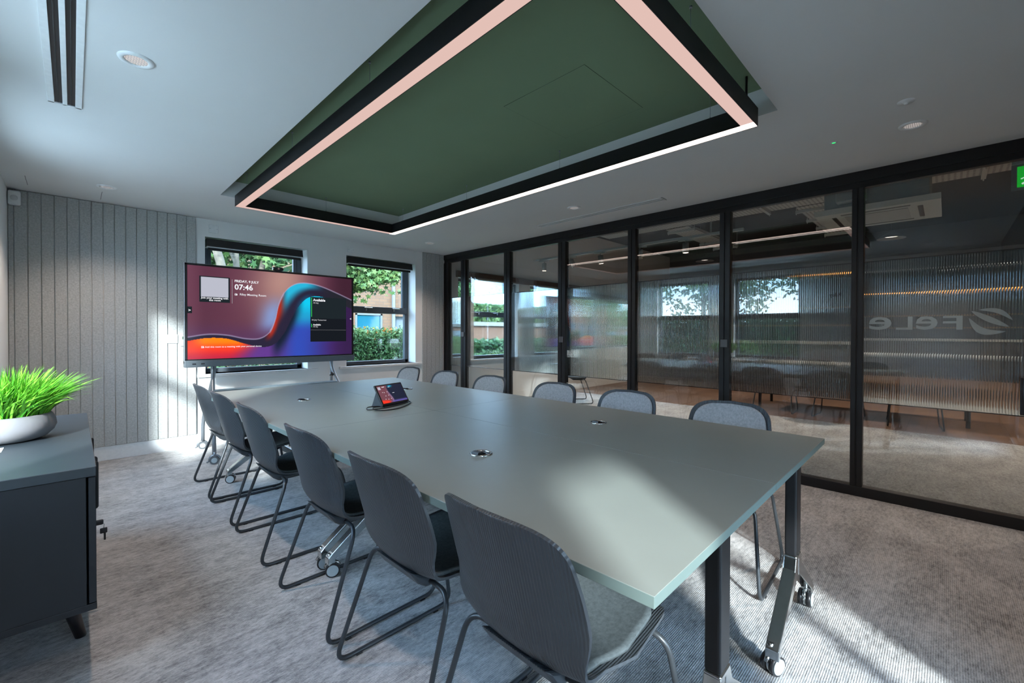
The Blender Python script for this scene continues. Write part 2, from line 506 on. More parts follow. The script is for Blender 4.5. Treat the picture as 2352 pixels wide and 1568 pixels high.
# window builder ---------------------------------------------------------------
def window(idx, axis, hole, pos, sign, sill_ext=0.02, transom=None, handles=True, thick=0.06):
    """axis 'x': window lies in xz plane at y=pos; axis 'y': in yz plane at x=pos. sign: inward direction sign"""
    a0, a1, z0, z1 = hole
    root = empty('window_%d' % idx); tag(root, kind='structure')
    def bx(mb, u0, u1, d0, d1, w0, w1, bev=0.004):
        if axis == 'x': mb.box(u0, u1, min(pos + d0, pos + d1), max(pos + d0, pos + d1), w0, w1, bev)
        else: mb.box(min(pos + d0, pos + d1), max(pos + d0, pos + d1), u0, u1, w0, w1, bev)
    f = MB(); fwd = 0.055
    bx(f, a0, a0 + fwd, 0, thick, z0, z1); bx(f, a1 - fwd, a1, 0, thick, z0, z1)
    bx(f, a0, a1, 0, thick, z0, z0 + .045); bx(f, a0, a1, 0, thick, z1 - .05, z1)
    f.build('window_frame', dark_frame, root)
    if transom:
        t = MB(); bx(t, a0 + .02, a1 - .02, -.008 * sign * -1, thick, transom - .046, transom + .046)
        bx(t, a1 - fwd - .04, a1 - fwd, .004, thick - .01, transom, z1 - .05)
        bx(t, a0 + fwd, a0 + fwd + .04, .004, thick - .01, transom, z1 - .05)
        t.build('transom', dark_frame, root)
        if handles:
            for u in (a0 + .36, a1 - .26):
                h = MB()
                d = -0.012 if sign < 0 else 0.012
                bx(h, u - .012, u + .012, d * 3, 0, transom - .012, transom + .022, .003)
                bx(h, u - .02, u + .10, d * 3.2, d * 2.0, transom + .018, transom + .034, .004)
                h.build('handle', chrome, root)
    gl = MB(); bx(gl, a0 + .02, a1 - .02, thick / 2, thick / 2 + .005, z0 + .02, z1 - .02, 0)
    gl.build('glass_pane', win_glass, root)
    return root

window(1, 'x', W1, YF + .205, -1, transom=1.527)
window(2, 'x', W2, YF + .205, -1, transom=1.527)
def win_left(idx, hole):
    a0, a1, z0, z1 = hole
    root = empty('window_%d' % idx); tag(root, kind='structure')
    x = XL - .15
    f = MB()
    f.box(x, x + .06, a0, a0 + .05, z0, z1, .004); f.box(x, x + .06, a1 - .05, a1, z0, z1, .004)
    f.box(x, x + .06, a0, a1, z0, z0 + .045, .004); f.box(x, x + .06, a0, a1, z1 - .05, z1, .004)
    f.build('window_frame', dark_frame, root)
    t = MB(); t.box(x, x + .06, a0 + .02, a1 - .02, 1.46, 1.56, .004); t.build('transom', dark_frame, root)
    gl = MB(); gl.box(x + .028, x + .033, a0 + .02, a1 - .02, z0 + .02, z1 - .02); gl.build('glass_pane', win_glass, root)
    s = MB(); s.box(XL - .16, XL + .02, a0 - .03, a1 + .03, z0 - .025, z0, .003); s.build('window_sill', gloss_white, root)
win_left(3, WA); win_left(4, WB)
window(5, 'x', O1, YF + .09, -1, handles=False)
window(6, 'x', O2, YF + .09, -1, handles=False)
window(7, 'x', NW1, YN - .08, 1, handles=False, thick=0.04)
window(8, 'x', NW2, YN - .08, 1, handles=False, thick=0.04)
b = MB(); b.box(1.45, 1.50, YN - .09, YN - .03, .06, 1.05, .003); tag(b.build('trim_near', dark_frame), kind='structure')

# sills on the far wall, one continuous board below both windows, with small upstand
b = MB()
b.box(W1[0] - .075, W1[1] + .12, YF - .028, YF + .205, 0.728, 0.760, .004)
b.box(W2[0] - .10, W2[1] + .10, YF - .028, YF + .205, 0.728, 0.760, .004)
tag(b.build('trim_1', gloss_white), kind='structure')
# timber pelmets of office windows
b = MB(); b.box(O1[0] - .05, O2[1], YF - .06, YF, 2.10, 2.20)
tag(b.build('trim_2', mat('brown_pelmet', (0.10, 0.055, 0.035), 0.6)), kind='structure')

# felt panels --------------------------------------------------------------
def felt_panel(name, x_edges, z0, z1, label, seam=None):
    root = MB()
    root.mi = 1; root.box(x_edges[0] + .002, x_edges[-1] - .002, YF - .0115, YF - .0005, z0 + .002, z1 - .002)
    root.mi = 0
    for i in range(len(x_edges) - 1):
        a, c = x_edges[i] + .0022, x_edges[i + 1] - .0022
        if seam and a >= seam[0] - .01:
            root.box(a, c, YF - .024, YF - .010, z0, seam[1] - .002, .0025, 1)
            root.box(a, c, YF - .024, YF - .010, seam[1] + .002, z1, .0025, 1)
        else:
            root.box(a, c, YF - .024, YF - .010, z0, z1, .0025, 1)
    o = root.build(name, [felt, felt_gap]); tag(o, label, 'wall panel'); return o
ex = [XL + .001] + [-0.348 + 0.0789 * i for i in range(17)]
felt_panel('felt_wall_panel', ex, 0.136, H - .004, 'wide grooved grey felt panel on the far wall left of the screen', (0.751, 1.532))
felt_panel('felt_wall_panel', [3.709 + .079 * i for i in range(5)] + [4.088], 0.136, H - .004, 'narrow grooved grey felt panel on the far wall beside the black glazed partition')

# roller blinds --------------------------------------------------------------
def blind(x0, x1, label):
    r = empty('roller_blind', ((x0 + x1) / 2, YF + .02, 2.21)); tag(r, label, 'blind')
    w = (x1 - x0) / 2
    b = MB()
    b.prism([(-.030, .0), (.045, .0), (.045, -.085), (-.045, -.085)], 'x', -w, w)
    b.build('cassette', blind_black, r)
    b = MB(); b.box(-w - .003, w + .003, -.050, .045, -.094, -.086, .001); b.build('trim_strip', mat('silver_strip', (0.6, 0.62, 0.62), 0.3), r)
    b = MB(); b.box(-w + .015, w - .015, -.012, .010, -.120, -.094, .003); b.build('bottom_bar', blind_black, r)
    return r
blind(1.012, 1.990, 'black roller blind cassette above the window behind the screen')
blind(2.560, 3.535, 'black roller blind cassette above the window right of the screen')

# small wall items -------------------------------------------------------------
def plate(x, z, w, h, label):
    r = empty('blank_plate', (x, YF - .001, z)); tag(r, label, 'wall plate', 'white cover plates above the windows')
    b = MB(); b.box(-w / 2, w / 2, -.010, 0, -h / 2, h / 2, .002); b.build('faceplate', gloss_white, r)
    for sx in (-1, 1):
        b = MB(); b.cyl((sx * w * .36, -.0115, 0), (sx * w * .36, -.009, 0), .0035, 10); b.build('screw', steel_grey, r)
plate(1.073, 2.318, .088, .086, 'white blank plate on the wall above the left window')
plate(2.604, 2.302, .088, .080, 'white blank plate on the wall above the right window')
r = empty('light_switch', (0.714, YF - .024, 1.139)); tag(r, 'white rocker switch plate on the grey felt panel left of the screen', 'light switch')
b = MB(); b.box(-.043, .043, -.009, 0, -.043, .043, .002); b.build('faceplate', gloss_white, r)
b = MB(); b.box(-.018, .018, -.013, -.009, -.018, .018, .002); b.build('rocker', gloss_white, r)
r = empty('thermostat', (0.800, YF - .024, 1.120)); tag(r, 'small white wall controller with dark display at the left edge of the screen', 'controller')
b = MB(); b.box(-.024, .04, -.014, 0, -.055, .055, .003); b.build('body', gloss_white, r)
b = MB(); b.box(-.006, .012, -.0155, -.0135, .012, .044, .001); b.build('display', mat('green_lcd', (0.02, 0.08, 0.04), 0.3), r)
# alarm detector in the top left corner
r = empty('motion_detector', (-.345, YF - .035, 2.335)); tag(r, 'white motion detector box high in the far left corner', 'motion detector')
b = MB(); b.box(-.034, .040, -.045, .010, -.062, .058, .014, 3); b.build('housing', gloss_white, r)
b = MB(); b.lathe([(0.001, -.048), (.02, -.047), (.026, -.043)], (.003, 0, -.005), 24, 'y'); b.build('lens', mat('lens_white', (0.6, 0.62, 0.62), 0.3), r)

# ceiling items ------------------------------------------------------------------
def downlight(x, y, label):
    r = empty('downlight', (x, y, H)); tag(r, label, 'downlight', 'round recessed ceiling downlights')
    b = MB(); b.lathe([(.0405, -.001), (.042, -.006), (.050, -.008), (.062, -.006), (.065, .0)], (0, 0, 0), 40); b.build('rim', gloss_white, r)
    b = MB(); b.lathe([(.0005, -.0012), (.020, -.0012), (.0405, -.0012)], (0, 0, 0), 40); b.build('diffuser', lamp_glow, r)
    b = MB(); b.mi = 0
    for k in range(-4, 5):
        w = math.sqrt(max(0, .040 ** 2 - (k * .009) ** 2))
        b.box(k * .009 - .0006, k * .009 + .0006, -w, w, -.004, -.0015)
        b.box(-w, w, k * .009 - .0006, k * .009 + .0006, -.004, -.0015)
    b.build('louvre', mat('louvre_grey', (0.5, 0.5, 0.5), 0.4) if 'louvre_grey' not in bpy.data.materials else bpy.data.materials['louvre_grey'], r)
    ld = bpy.data.lights.new('downlight_lamp', 'SPOT'); ld.energy = 55; ld.spot_size = math.radians(112); ld.spot_blend = 0.9; ld.shadow_soft_size = 0.035; ld.color = (1.0, 0.80, 0.68)
    lo = bpy.data.objects.new('lamp', ld); COL.objects.link(lo); lo.parent = r; lo.location = (0, 0, -.012)
    return r
downlight(0.203, 2.545, 'round white downlight beside the slot diffuser in the left ceiling')
downlight(0.204, 4.955, 'round white downlight in the ceiling near the grey felt panel')
downlight(3.405, 4.955, 'round white downlight in the far ceiling corner beside the black partition')
downlight(3.405, 2.550, 'round white downlight in the right ceiling beside the white slot diffuser')
downlight(3.415, 0.150, 'round white downlight in the near right ceiling close to the small sensor')
downlight(0.203, 0.150, 'round white downlight in the ceiling above the camera, out of view')

def slot(name, x0, x1, y0, y1, dark, label):
    r = empty(name, ((x0 + x1) / 2, (y0 + y1) / 2, H)); tag(r, label, 'air diffuser')
    w = (x1 - x0) / 2; hl = (y1 - y0) / 2
    b = MB()
    s0, s1 = (.022, .0) if not dark else (.022, .0)
    e = w * .42; i_ = w * .14
    for (a, c) in ((-w, -w + (w - .0) * .40), (-i_, i_), (w - w * .40, w)):
        b.box(a, c, -hl, hl, -.007, -.0003, .001)
    b.box(-w, w, -hl, -hl + .012, -.007, -.0003, .001); b.box(-w, w, hl - .012, hl, -.007, -.0003, .001)
    b.build('frame', gloss_white if dark else ceil_paint, r)
    for (a, c) in ((-w * .6, -i_), (i_, w * .6)):
        b = MB(); b.box(a, c, -hl + .012, hl - .012, -.0016, -.0003)  # flat dark strip, its colour stands for the shaded depth of the slot
        b.tube([((a + c) / 2, -hl + .02, -.004), ((a + c) / 2, hl - .02, -.004)], .0022, 6)
        b.build('slot', black_plastic if dark else mat('slot_shade_grey', (0.25, 0.26, 0.26), 0.6) if 'slot_shade_grey' not in bpy.data.materials else bpy.data.materials['slot_shade_grey'], r)
    return r
slot('slot_diffuser', -0.087, 0.040, 1.30, 3.311, True, 'long white slot air diffuser with two black slots in the left ceiling')
slot('slot_diffuser', 3.680, 3.780, 1.80, 3.28, False, 'slim pale slot air diffuser in the right ceiling along the black partition')
for (x, y0, y1, lb) in ((-.256, 5.05, 5.35, 'thin dark expansion slit in the ceiling nearest the left wall'), (.183, 5.16, 5.47, 'thin dark expansion slit in the ceiling beside the far left downlight')):
    b = MB(); b.box(x - .0015, x + .0015, y0, y1, H - .0012, H + .003)
    tag(b.build('ceiling_slit', black_plastic), lb, 'slit')
r = empty('smoke_sensor', (3.046, .160, H)); tag(r, 'small round white ceiling sensor near the right downlight', 'sensor')
b = MB(); b.lathe([(.0005, -.010), (.012, -.010), (.016, -.006), (.034, -.005), (.037, .001)], (0, 0, 0), 32); b.build('base', gloss_white, r)
b = MB(); b.lathe([(.0005, -.016), (.008, -.015), (.011, -.010)], (0, 0, 0), 20); b.build('dome', gloss_white, r)
r = empty('emergency_led', (3.382, .515, H)); tag(r, 'tiny round ceiling indicator with a green light', 'indicator')
b = MB(); b.lathe([(.011, -.004), (.018, -.004), (.021, .001)], (0, 0, 0), 28); b.build('rim', gloss_white, r)
b = MB(); b.lathe([(.0005, -.005), (.008, -.004), (.011, -.003)], (0, 0, 0), 20); b.build('green_light', emis('green_led', (0.05, 0.8, 0.2), 1.2), r)

# pendant light -----------------------------------------------------------------
PX0, PX1, PY0, PY1, PZ0, PZ1, PW = 1.0136, 2.584, 0.724, 4.464, 2.318, 2.415, 0.068
root = empty('pendant_light', ((PX0 + PX1) / 2, (PY0 + PY1) / 2, PZ0))
tag(root, 'large black rectangular frame pendant with pink white light strip below green recess', 'pendant light')
ox, oy, oz = root.location
def pbox(mb, x0, x1, y0, y1, z0, z1, bev=0.0): mb.box(x0 - ox, x1 - ox, y0 - oy, y1 - oy, z0 - oz, z1 - oz, bev)
b = MB()
t_ = 0.004
for (x0, x1, y0, y1) in ((PX0, PX0 + PW, PY0, PY1), (PX1 - PW, PX1, PY0, PY1), (PX0 + PW, PX1 - PW, PY0, PY0 + PW), (PX0 + PW, PX1 - PW, PY1 - PW, PY1)):
    pbox(b, x0, x1, y0, y1, PZ0 + .004, PZ1)
lip = 0.0025
for (x0, x1, y0, y1) in ((PX0, PX0 + lip, PY0, PY1), (PX1 - lip, PX1, PY0, PY1), (PX0, PX1, PY0, PY0 + lip), (PX0, PX1, PY1 - lip, PY1),
                         (PX0 + PW - lip, PX0 + PW, PY0 + PW, PY1 - PW), (PX1 - PW, PX1 - PW + lip, PY0 + PW, PY1 - PW),
                         (PX0 + PW, PX1 - PW, PY0 + PW - lip, PY0 + PW), (PX0 + PW, PX1 - PW, PY1 - PW, PY1 - PW + lip)):
    pbox(b, x0, x1, y0, y1, PZ0, PZ0 + .006)
b.build('frame', black_frame, root)
def strip(x0, x1, y0, y1, m):
    q = MB(); pbox(q, x0, x1, y0, y1, PZ0 + .001, PZ0 + .0035); q.build('light_strip', m, root)
L = lip
strip(PX0 + L, PX0 + PW - L, PY0 + L, PY1 - L, led_soft)
strip(PX1 - PW + L, PX1 - L, PY0 + L, PY1 - L, led_bright)
strip(PX0 + PW - L, PX1 - PW + L, PY0 + L, PY0 + PW - L, led_soft)
strip(PX0 + PW - L, PX1 - PW + L, PY1 - PW + L, PY1 - L, led_soft)
wire = []
for y in (.96, 2.045, 3.13, 4.222):
    wire += [(PX0 + PW / 2, y), (PX1 - PW / 2, y)]
wire += [(1.80, PY0 + PW / 2), (1.80, PY1 - PW / 2)]
for (x, y) in wire:
    q = MB(); q.cyl((x - ox, y - oy, PZ1 - oz), (x - ox, y - oy, RZ - oz), .0012, 6)
    q.cyl((x - ox, y - oy, PZ1 - oz), (x - ox, y - oy, PZ1 + .018 - oz), .0035, 8)
    q.cyl((x - ox, y - oy, RZ - .008 - oz), (x - ox, y - oy, RZ - oz), .006, 10)
    q.build('suspension_wire', steel_grey, root)
q = MB(); q.cyl((2.50 - ox, .757 - oy, PZ1 - oz), (2.50 - ox, .757 - oy, RZ - oz), .0065, 10); q.build('power_feed', black_plastic, root)

# glazed partition -----------------------------------------------------------------
FD = 0.07      # frame depth
posts = [(5.50, YF), (5.075, 5.185), (4.145, 4.255), (3.21, 3.32), (2.295, 2.385), (1.37, 1.46), (.440, .512), (YN - .1, YN)]
posts = sorted(posts)
zb, zt = 0.074, 2.293
wr = empty('wall_right', (XR, 2.5, 0)); tag(wr, kind='structure')
def W(mb, x0, x1, y0, y1, z0, z1, bev=.003): mb.box(x0 - XR, x1 - XR, y0 - 2.5, y1 - 2.5, z0, z1, bev)
b = MB(); W(b, XR, XR + FD + .02, YN, YF, zt + .045, H + .02, .002); W(b, XR + .012, XR + FD, YN, YF, zt, zt + .05, .002); b.build('header', black_frame, wr)
b = MB(); W(b, XR, XR + FD + .01, YN, YF, 0, zb, .004); b.build('sill_rail', black_frame, wr)
for (a, c) in posts:
    m_ = (a + c) / 2
    b = MB()
    if c - a < .13 and a > YN:
        W(b, XR, XR + FD, a, m_ - .004, zb, zt, .003); W(b, XR, XR + FD, m_ + .004, c, zb, zt, .003); W(b, XR + .01, XR + FD - .01, m_ - .005, m_ + .005, zb, zt, 0)
    else:
        W(b, XR, XR + FD, a, c, zb, zt)
    b.build('mullion', black_frame, wr)
RZ0, RZ1 = 0.700, 1.745
bays = [(posts[i][1], posts[i + 1][0]) for i in range(len(posts) - 1)]
def reed(y0, y1, x, root, z0=RZ0, z1=RZ1, off=(0, 0)):
    mb = MB(); bm = mb.bm
    pitch = 0.0128; n = max(1, int((y1 - y0) / pitch)); p = (y1 - y0) / n; seg = 6
    cols = []
    for i in range(n * seg + 1):
        t = (i % seg) / seg
        y = y0 + p * i / seg
        d = 0.0034 * math.sin(math.pi * t) if i % seg else 0.0
        cols.append((bm.verts.new((x + .004 + d - off[0], y - off[1], z0)), bm.verts.new((x + .004 + d - off[0], y - off[1], z1))))
    for i in range(len(cols) - 1):
        f = bm.faces.new((cols[i][0], cols[i + 1][0], cols[i + 1][1], cols[i][1])); f.smooth = (i % seg not in (-1,))
    v = [bm.verts.new(q) for q in ((x - off[0], y0 - off[1], z0), (x - off[0], y1 - off[1], z0), (x - off[0], y1 - off[1], z1), (x - off[0], y0 - off[1], z1))]
    bm.faces.new(v)
    o = mb.build('reeded_band', reeded, root)
    # split the cusps between flutes
    me = o.data
    for e in me.edges:
        a_, c_ = me.vertices[e.vertices[0]].co, me.vertices[e.vertices[1]].co
        if abs(a_.x - (x + .004 - off[0])) < 1e-5 and abs(c_.x - (x + .004 - off[0])) < 1e-5: e.use_edge_sharp = True
    return o
gi = 0
for (a, c) in bays:
    b = MB(); W(b, XR + .020, XR + .026, a, c, zb, zt, 0); b.build('glass_pane', glass, wr)
    b = MB(); W(b, XR + .0625, XR + .0665, a, c, zb, zt, 0); b.build('glass_pane', glass, wr)
    reed(a, c, XR + .052, wr, off=(XR, 2.5))
    b = MB(); W(b, XR + .048, XR + .0515, a, c, RZ1 - .004, RZ1 + .002, 0); W(b, XR + .048, XR + .0515, a, c, RZ0 - .002, RZ0 + .004, 0); b.build('film_edge', black_frame, wr)
# locks on the door leaves
for (y, z) in ((5.13, 1.18), (3.265, 1.13), (1.415, 1.12), ):
    b = MB(); W(b, XR - .012, XR, y - .03, y + .03, z - .035, z + .035, .004); b.build('lock', mat('lock_grey', (0.10, 0.11, 0.12), 0.35), wr)
# room name and company lettering, mirrored from inside, on the outer face
def lettering(name, body, y_start, zbase, size, m, label, cat, bold=0.0, x=XR + .0295, spacing=1.0):
    # reads correctly from the office side (looking towards -x): text runs along +y seen from outside as left to right
    Mx = Matrix(((0, 0, 1, x), (1, 0, 0, y_start), (0, 1, 0, zbase), (0, 0, 0, 1)))
    mb = MB()
    mb.text(body, size, Mx, 0.0003, 'LEFT', bold)
    return mb
mb = lettering('', 'Riley', .573, 1.497, .040, letter_black, '', '')
o = mb.build('room_name_lettering', letter_black); tag(o, 'small black mirrored name lettering reading Riley on the glass', 'lettering')
# company sign: F e L e with swoosh
sg = empty('company_sign', (XR + .0295, .0, 1.24)); tag(sg, 'grey mirrored company lettering with round swoosh emblem on the rightmost pane', 'sign')
def letter(ch, y0, w, h):
    mb = MB()
    mb.text(ch, 1.0, Matrix.Identity(4), 0.0003, 'LEFT', 0.012)
    vs = mb.bm.verts
    xs = [v.co.x for v in vs]; ys = [v.co.y for v in vs]
    for v in vs:
        u = (v.co.x - min(xs)) / (max(xs) - min(xs)); t = (v.co.y - min(ys)) / (max(ys) - min(ys))
        v.co = Vector((v.co.z, y0 + u * w, t * h))
    mb.build('letter', letter_grey, sg)
# seen from outside, left to right = increasing y
letter('F', -.072, .093, .093)
letter('e', .046, .110, .093)
letter('L', .172, .088, .093)
letter('e', .283, .128, .093)
mb = MB(); bm = mb.bm
def blade(p0, p1, bulge, w, n=18):
    p0, p1 = Vector(p0), Vector(p1); d = p1 - p0; nn = Vector((-d.y, d.x)).normalized()
    L_, R_ = [], []
    for i in range(n + 1):
        t = i / n; c = p0 + d * t + nn * bulge * math.sin(math.pi * t); ww = w * math.sin(math.pi * min(1, t * 1.0)) ** .7 + .0006
        L_.append(c + nn * ww / 2); R_.append(c - nn * ww / 2)
    poly = L_ + R_[::-1]
    mb.prism([(p.x, p.y) for p in poly], 'x', -.0003, .0003)
blade((-.100, .075), (-.262, -.012), .045, .040)
blade((-.110, .122), (-.275, .018), .004, .034)
blade((-.145, .128), (-.290, .060), -.026, .028)
mb.build('emblem', letter_grey, sg)
# card reader on the far right pane
r = empty('access_reader', (XR - .002, -.365, .83)); tag(r, 'black wall reader box on the rightmost glass pane at the frame edge', 'access reader')
b = MB(); b.box(-.022, .002, -.045, .045, -.115, .115, .004); b.build('housing', black_plastic, r)
b = MB(); b.box(-.0235, -.0215, -.035, .035, -.02, .10, .001); b.build('face', mat('reader_face', (0.03, 0.04, 0.05), 0.2), r)

# ------------------------------------------------------------------ chairs
def bez(pts, n):
    """Catmull-Rom through points"""
    P = [Vector(p) for p in pts]; P = [P[0] * 2 - P[1]] + P + [P[-1] * 2 - P[-2]]
    out = []
    m = len(P) - 3
    for i in range(n + 1):
        u = i / n * m; k = min(int(u), m - 1); t = u - k
        a, b_, c, d = P[k], P[k + 1], P[k + 2], P[k + 3]
        out.append(0.5 * ((2 * b_) + (c - a) * t + (2 * a - 5 * b_ + 4 * c - d) * t * t + (3 * b_ - a - 3 * c + d) * t ** 3))
    return out
PROF = [(-.285, .822), (-.262, .74), (-.238, .65), (-.215, .565), (-.192, .495), (-.150, .443), (-.09, .423), (.0, .420), (.10, .430), (.19, .441), (.222, .440), (.245, .434)]
def shell_grid(s0, s1, wscale, lift, rows=46, colsn=20, endr0=.12, endr1=.07):
    pr = bez(PROF, 160)
    ds = [0]
    for i in range(1, len(pr)): ds.append(ds[-1] + (pr[i] - pr[i - 1]).length)
    Ltot = ds[-1]
    def at(s):
        s = max(0, min(Ltot, s))
        for i in range(1, len(ds)):
            if ds[i] >= s:
                t = (s - ds[i - 1]) / max(1e-9, ds[i] - ds[i - 1]); p = pr[i - 1].lerp(pr[i], t)
                tg = (pr[min(len(pr) - 1, i + 1)] - pr[max(0, i - 2)]).normalized()
                return p, tg
    a, c = s0, Ltot - s1
    grid = []
    for i in range(rows + 1):
        t = i / rows
        e = 0.5 - 0.5 * math.cos(math.pi * t)      # denser near ends
        s = a + (c - a) * (0.45 * t + 0.55 * e)
        p, tg = at(s)
        nrm = Vector((-tg.y, tg.x)) * -1           # points to the sitter
        if nrm.x < 0 and p.y > .5: nrm = -nrm
        if nrm.y < 0 and p.y <= .5: nrm = -nrm
        q = s / Ltot
        # half width along profile
        w = .195 + .028 * math.sin(math.pi * min(1, q / .62)) if q < .62 else .195 + .030 * (q - .62) / .1 if q < .72 else .225 - .02 * (q - .72) / .28
        # waist where back meets seat
        w -= .012 * math.exp(-((q - .50) / .10) ** 2)
        w *= wscale
        d0 = s - a; d1 = c - s
        def sup(d, r, n_=3.0):
            if d >= r: return 1.0
            u = 1 - d / r
            return max(0.0, 1 - u ** n_) ** (1 / n_)
        w *= max(.02, min(sup(d0, endr0), 1) * min(sup(d1, endr1), 1))
        back = max(0, min(1, (p.y - .44) / .12))
        curv = .050 * back + .022 * (1 - back)
        row = []
        for j in range(colsn + 1):
            v = -1 + 2 * j / colsn
            vv = v
            k = curv * ((abs(v) * w / .21) ** 2.3)
            off = lift + k
            row.append((p.x + nrm.x * off, vv * w, p.y + nrm.y * off, nrm))
        grid.append(row)
    return grid
def sheet(grid, thick, side):
    """solid from grid: offset along profile normal by thick"""
    mb = MB(); bm = mb.bm
    A = [[bm.verts.new((g[0], g[1], g[2])) for g in row] for row in grid]
    B = [[bm.verts.new((g[0] + g[3].x * thick * side, g[1], g[2] + g[3].y * thick * side)) for g in row] for row in grid]
    R_, C_ = len(A), len(A[0])
    for i in range(R_ - 1):
        for j in range(C_ - 1):
            bm.faces.new((A[i][j], A[i][j + 1], A[i + 1][j + 1], A[i + 1][j]))
            bm.faces.new((B[i][j], B[i + 1][j], B[i + 1][j + 1], B[i][j + 1]))
    for i in range(R_ - 1):
        bm.faces.new((A[i][0], A[i + 1][0], B[i + 1][0], B[i][0])); bm.faces.new((A[i][-1], B[i][-1], B[i + 1][-1], A[i + 1][-1]))
    for j in range(C_ - 1):
        bm.faces.new((A[0][j], B[0][j], B[0][j + 1], A[0][j + 1])); bm.faces.new((A[-1][j], A[-1][j + 1], B[-1][j + 1], B[-1][j]))
    for f in bm.faces: f.smooth = True
    return mb
def make_chair(padm):
    r = empty('conference_chair')
    o = sheet(shell_grid(0, 0, 1.0, 0), .009, -1).build('shell', shell_mat, r)
    es = o.modifiers.new('es', 'EDGE_SPLIT'); es.split_angle = math.radians(50)
    sheet(shell_grid(.018, .030, .885, .0), .011, 1).build('upholstery', padm, r)
    # plastic under-seat carrier
    b = MB(); b.prism([(-.185, .455), (-.15, .405), (-.12, .385), (.06, .390), (.10, .412), (.02, .414), (-.08, .412), (-.14, .432)], 'y', -.115, .115)
    u = b.build('seat_carrier', shell_mat, r)
    bv = u.modifiers.new('b', 'BEVEL'); bv.width = .008; bv.segments = 2
    for s in (-1, 1):
        P = [(-.10, s * .06, .398), (-.120, s * .232, .412), (-.262, s * .263, .009), (.262, s * .263, .009), (.180, s * .222, .412), (.165, s * .06, .400)]
        b = MB(); b.tube(fillet(P, .062, 7), .0085, 10); b.build('sled_leg', tube_mat, r)
    for s in (-1, 1):
        for x in (-.17, .18):
            b = MB(); b.box(x - .012, x + .012, s * .263 - .010, s * .263 + .010, .0, .006, .001); b.build('glide', black_plastic, r)
    return r
chair0 = make_chair(pad_shaded)
left_x = 0.930
lefts = [(4.00, 'dark shell chair at the far left end of the table nearest the screen'),
         (3.40, 'dark shell chair second from the screen on the left side of the table'),
         (2.745, 'dark shell chair third from the screen on the left side of the table'),
         (1.945, 'dark shell chair fourth from the screen on the left, in front of a table caster'),
         (1.31, 'dark ribbed shell chair second nearest the camera on the left side'),
         (0.745, 'dark ribbed shell chair nearest the camera with its grey green seat showing')]
for i, (y, lb) in enumerate(lefts):
    c = chair0 if i == 0 else copy_thing(chair0)
    c.location = (left_x, y, 0); c.rotation_euler = (0, 0, (0.0, .012, -.01, .015, .008, -.01)[i])
    tag(c, lb, 'chair', 'conference chairs along the table')
chairR = make_chair(pad_mat)
rights = [(2.405, .862, math.pi + .06, 'chair with pale grey upholstered back nearest the camera on the partition side'),
          (2.420, 1.53, math.pi + .01, 'chair with pale grey upholstered back second nearest on the partition side'),
          (2.430, 2.17, math.pi - .01, 'chair with pale grey back third from the near end on the partition side'),
          (2.440, 2.93, math.pi, 'chair with pale grey back third from the far end on the partition side'),
          (2.440, 3.60, math.pi + .01, 'chair with pale grey back second from the far end on the partition side'),
          (2.440, 4.28, math.pi, 'chair with pale grey back at the far right corner of the table')]
for i, (x, y, rz, lb) in enumerate(rights):
    c = chairR if i == 0 else copy_thing(chairR)
    c.location = (x, y, 0); c.rotation_euler = (0, 0, rz)
    tag(c, lb, 'chair', 'conference chairs along the table')

# ------------------------------------------------------------------ conference tables
TH = 0.0105; T0 = (0.746, 0.374); TZ = 0.735
NL, FL, TW = 1.843, 1.912, 0.8375
def caster_mesh(parent, x, y, ang, R=.034):
    mb = MB()
    c = Vector((x, y, R)); d = Vector((math.cos(ang), math.sin(ang), 0)); n_ = Vector((-d.y, d.x, 0))
    mb.mi = 0
    for s in (-1, 1):
        mb.cyl(c + n_ * s * .008, c + n_ * s * .024, R, 28)
    mb.mi = 1
    for s in (-1, 1):
        mb.cyl(c + n_ * s * .0242, c + n_ * s * .0265, R * .80, 28)
    mb.mi = 2
    mb.cyl(c - n_ * .008, c + n_ * .008, R * .9, 20)
    mb.tube([c + Vector((0, 0, 0)), c - d * -.012 + Vector((0, 0, R + .012))], .013, 12)
    mb.tube([c + d * .012 + Vector((0, 0, R + .005)), c + d * .012 + Vector((0, 0, R + .045))], .012, 14)
    # hood
    hood = []
    for k in range(7):
        a = math.radians(20 + k * 22)
        hood.append(c + d * math.cos(a) * (R + .003) + Vector((0, 0, math.sin(a) * (R + .003))))
    mb.tube(hood, .008, 8)
    return mb.build('caster', [tyre, hubcap, chrome], parent)
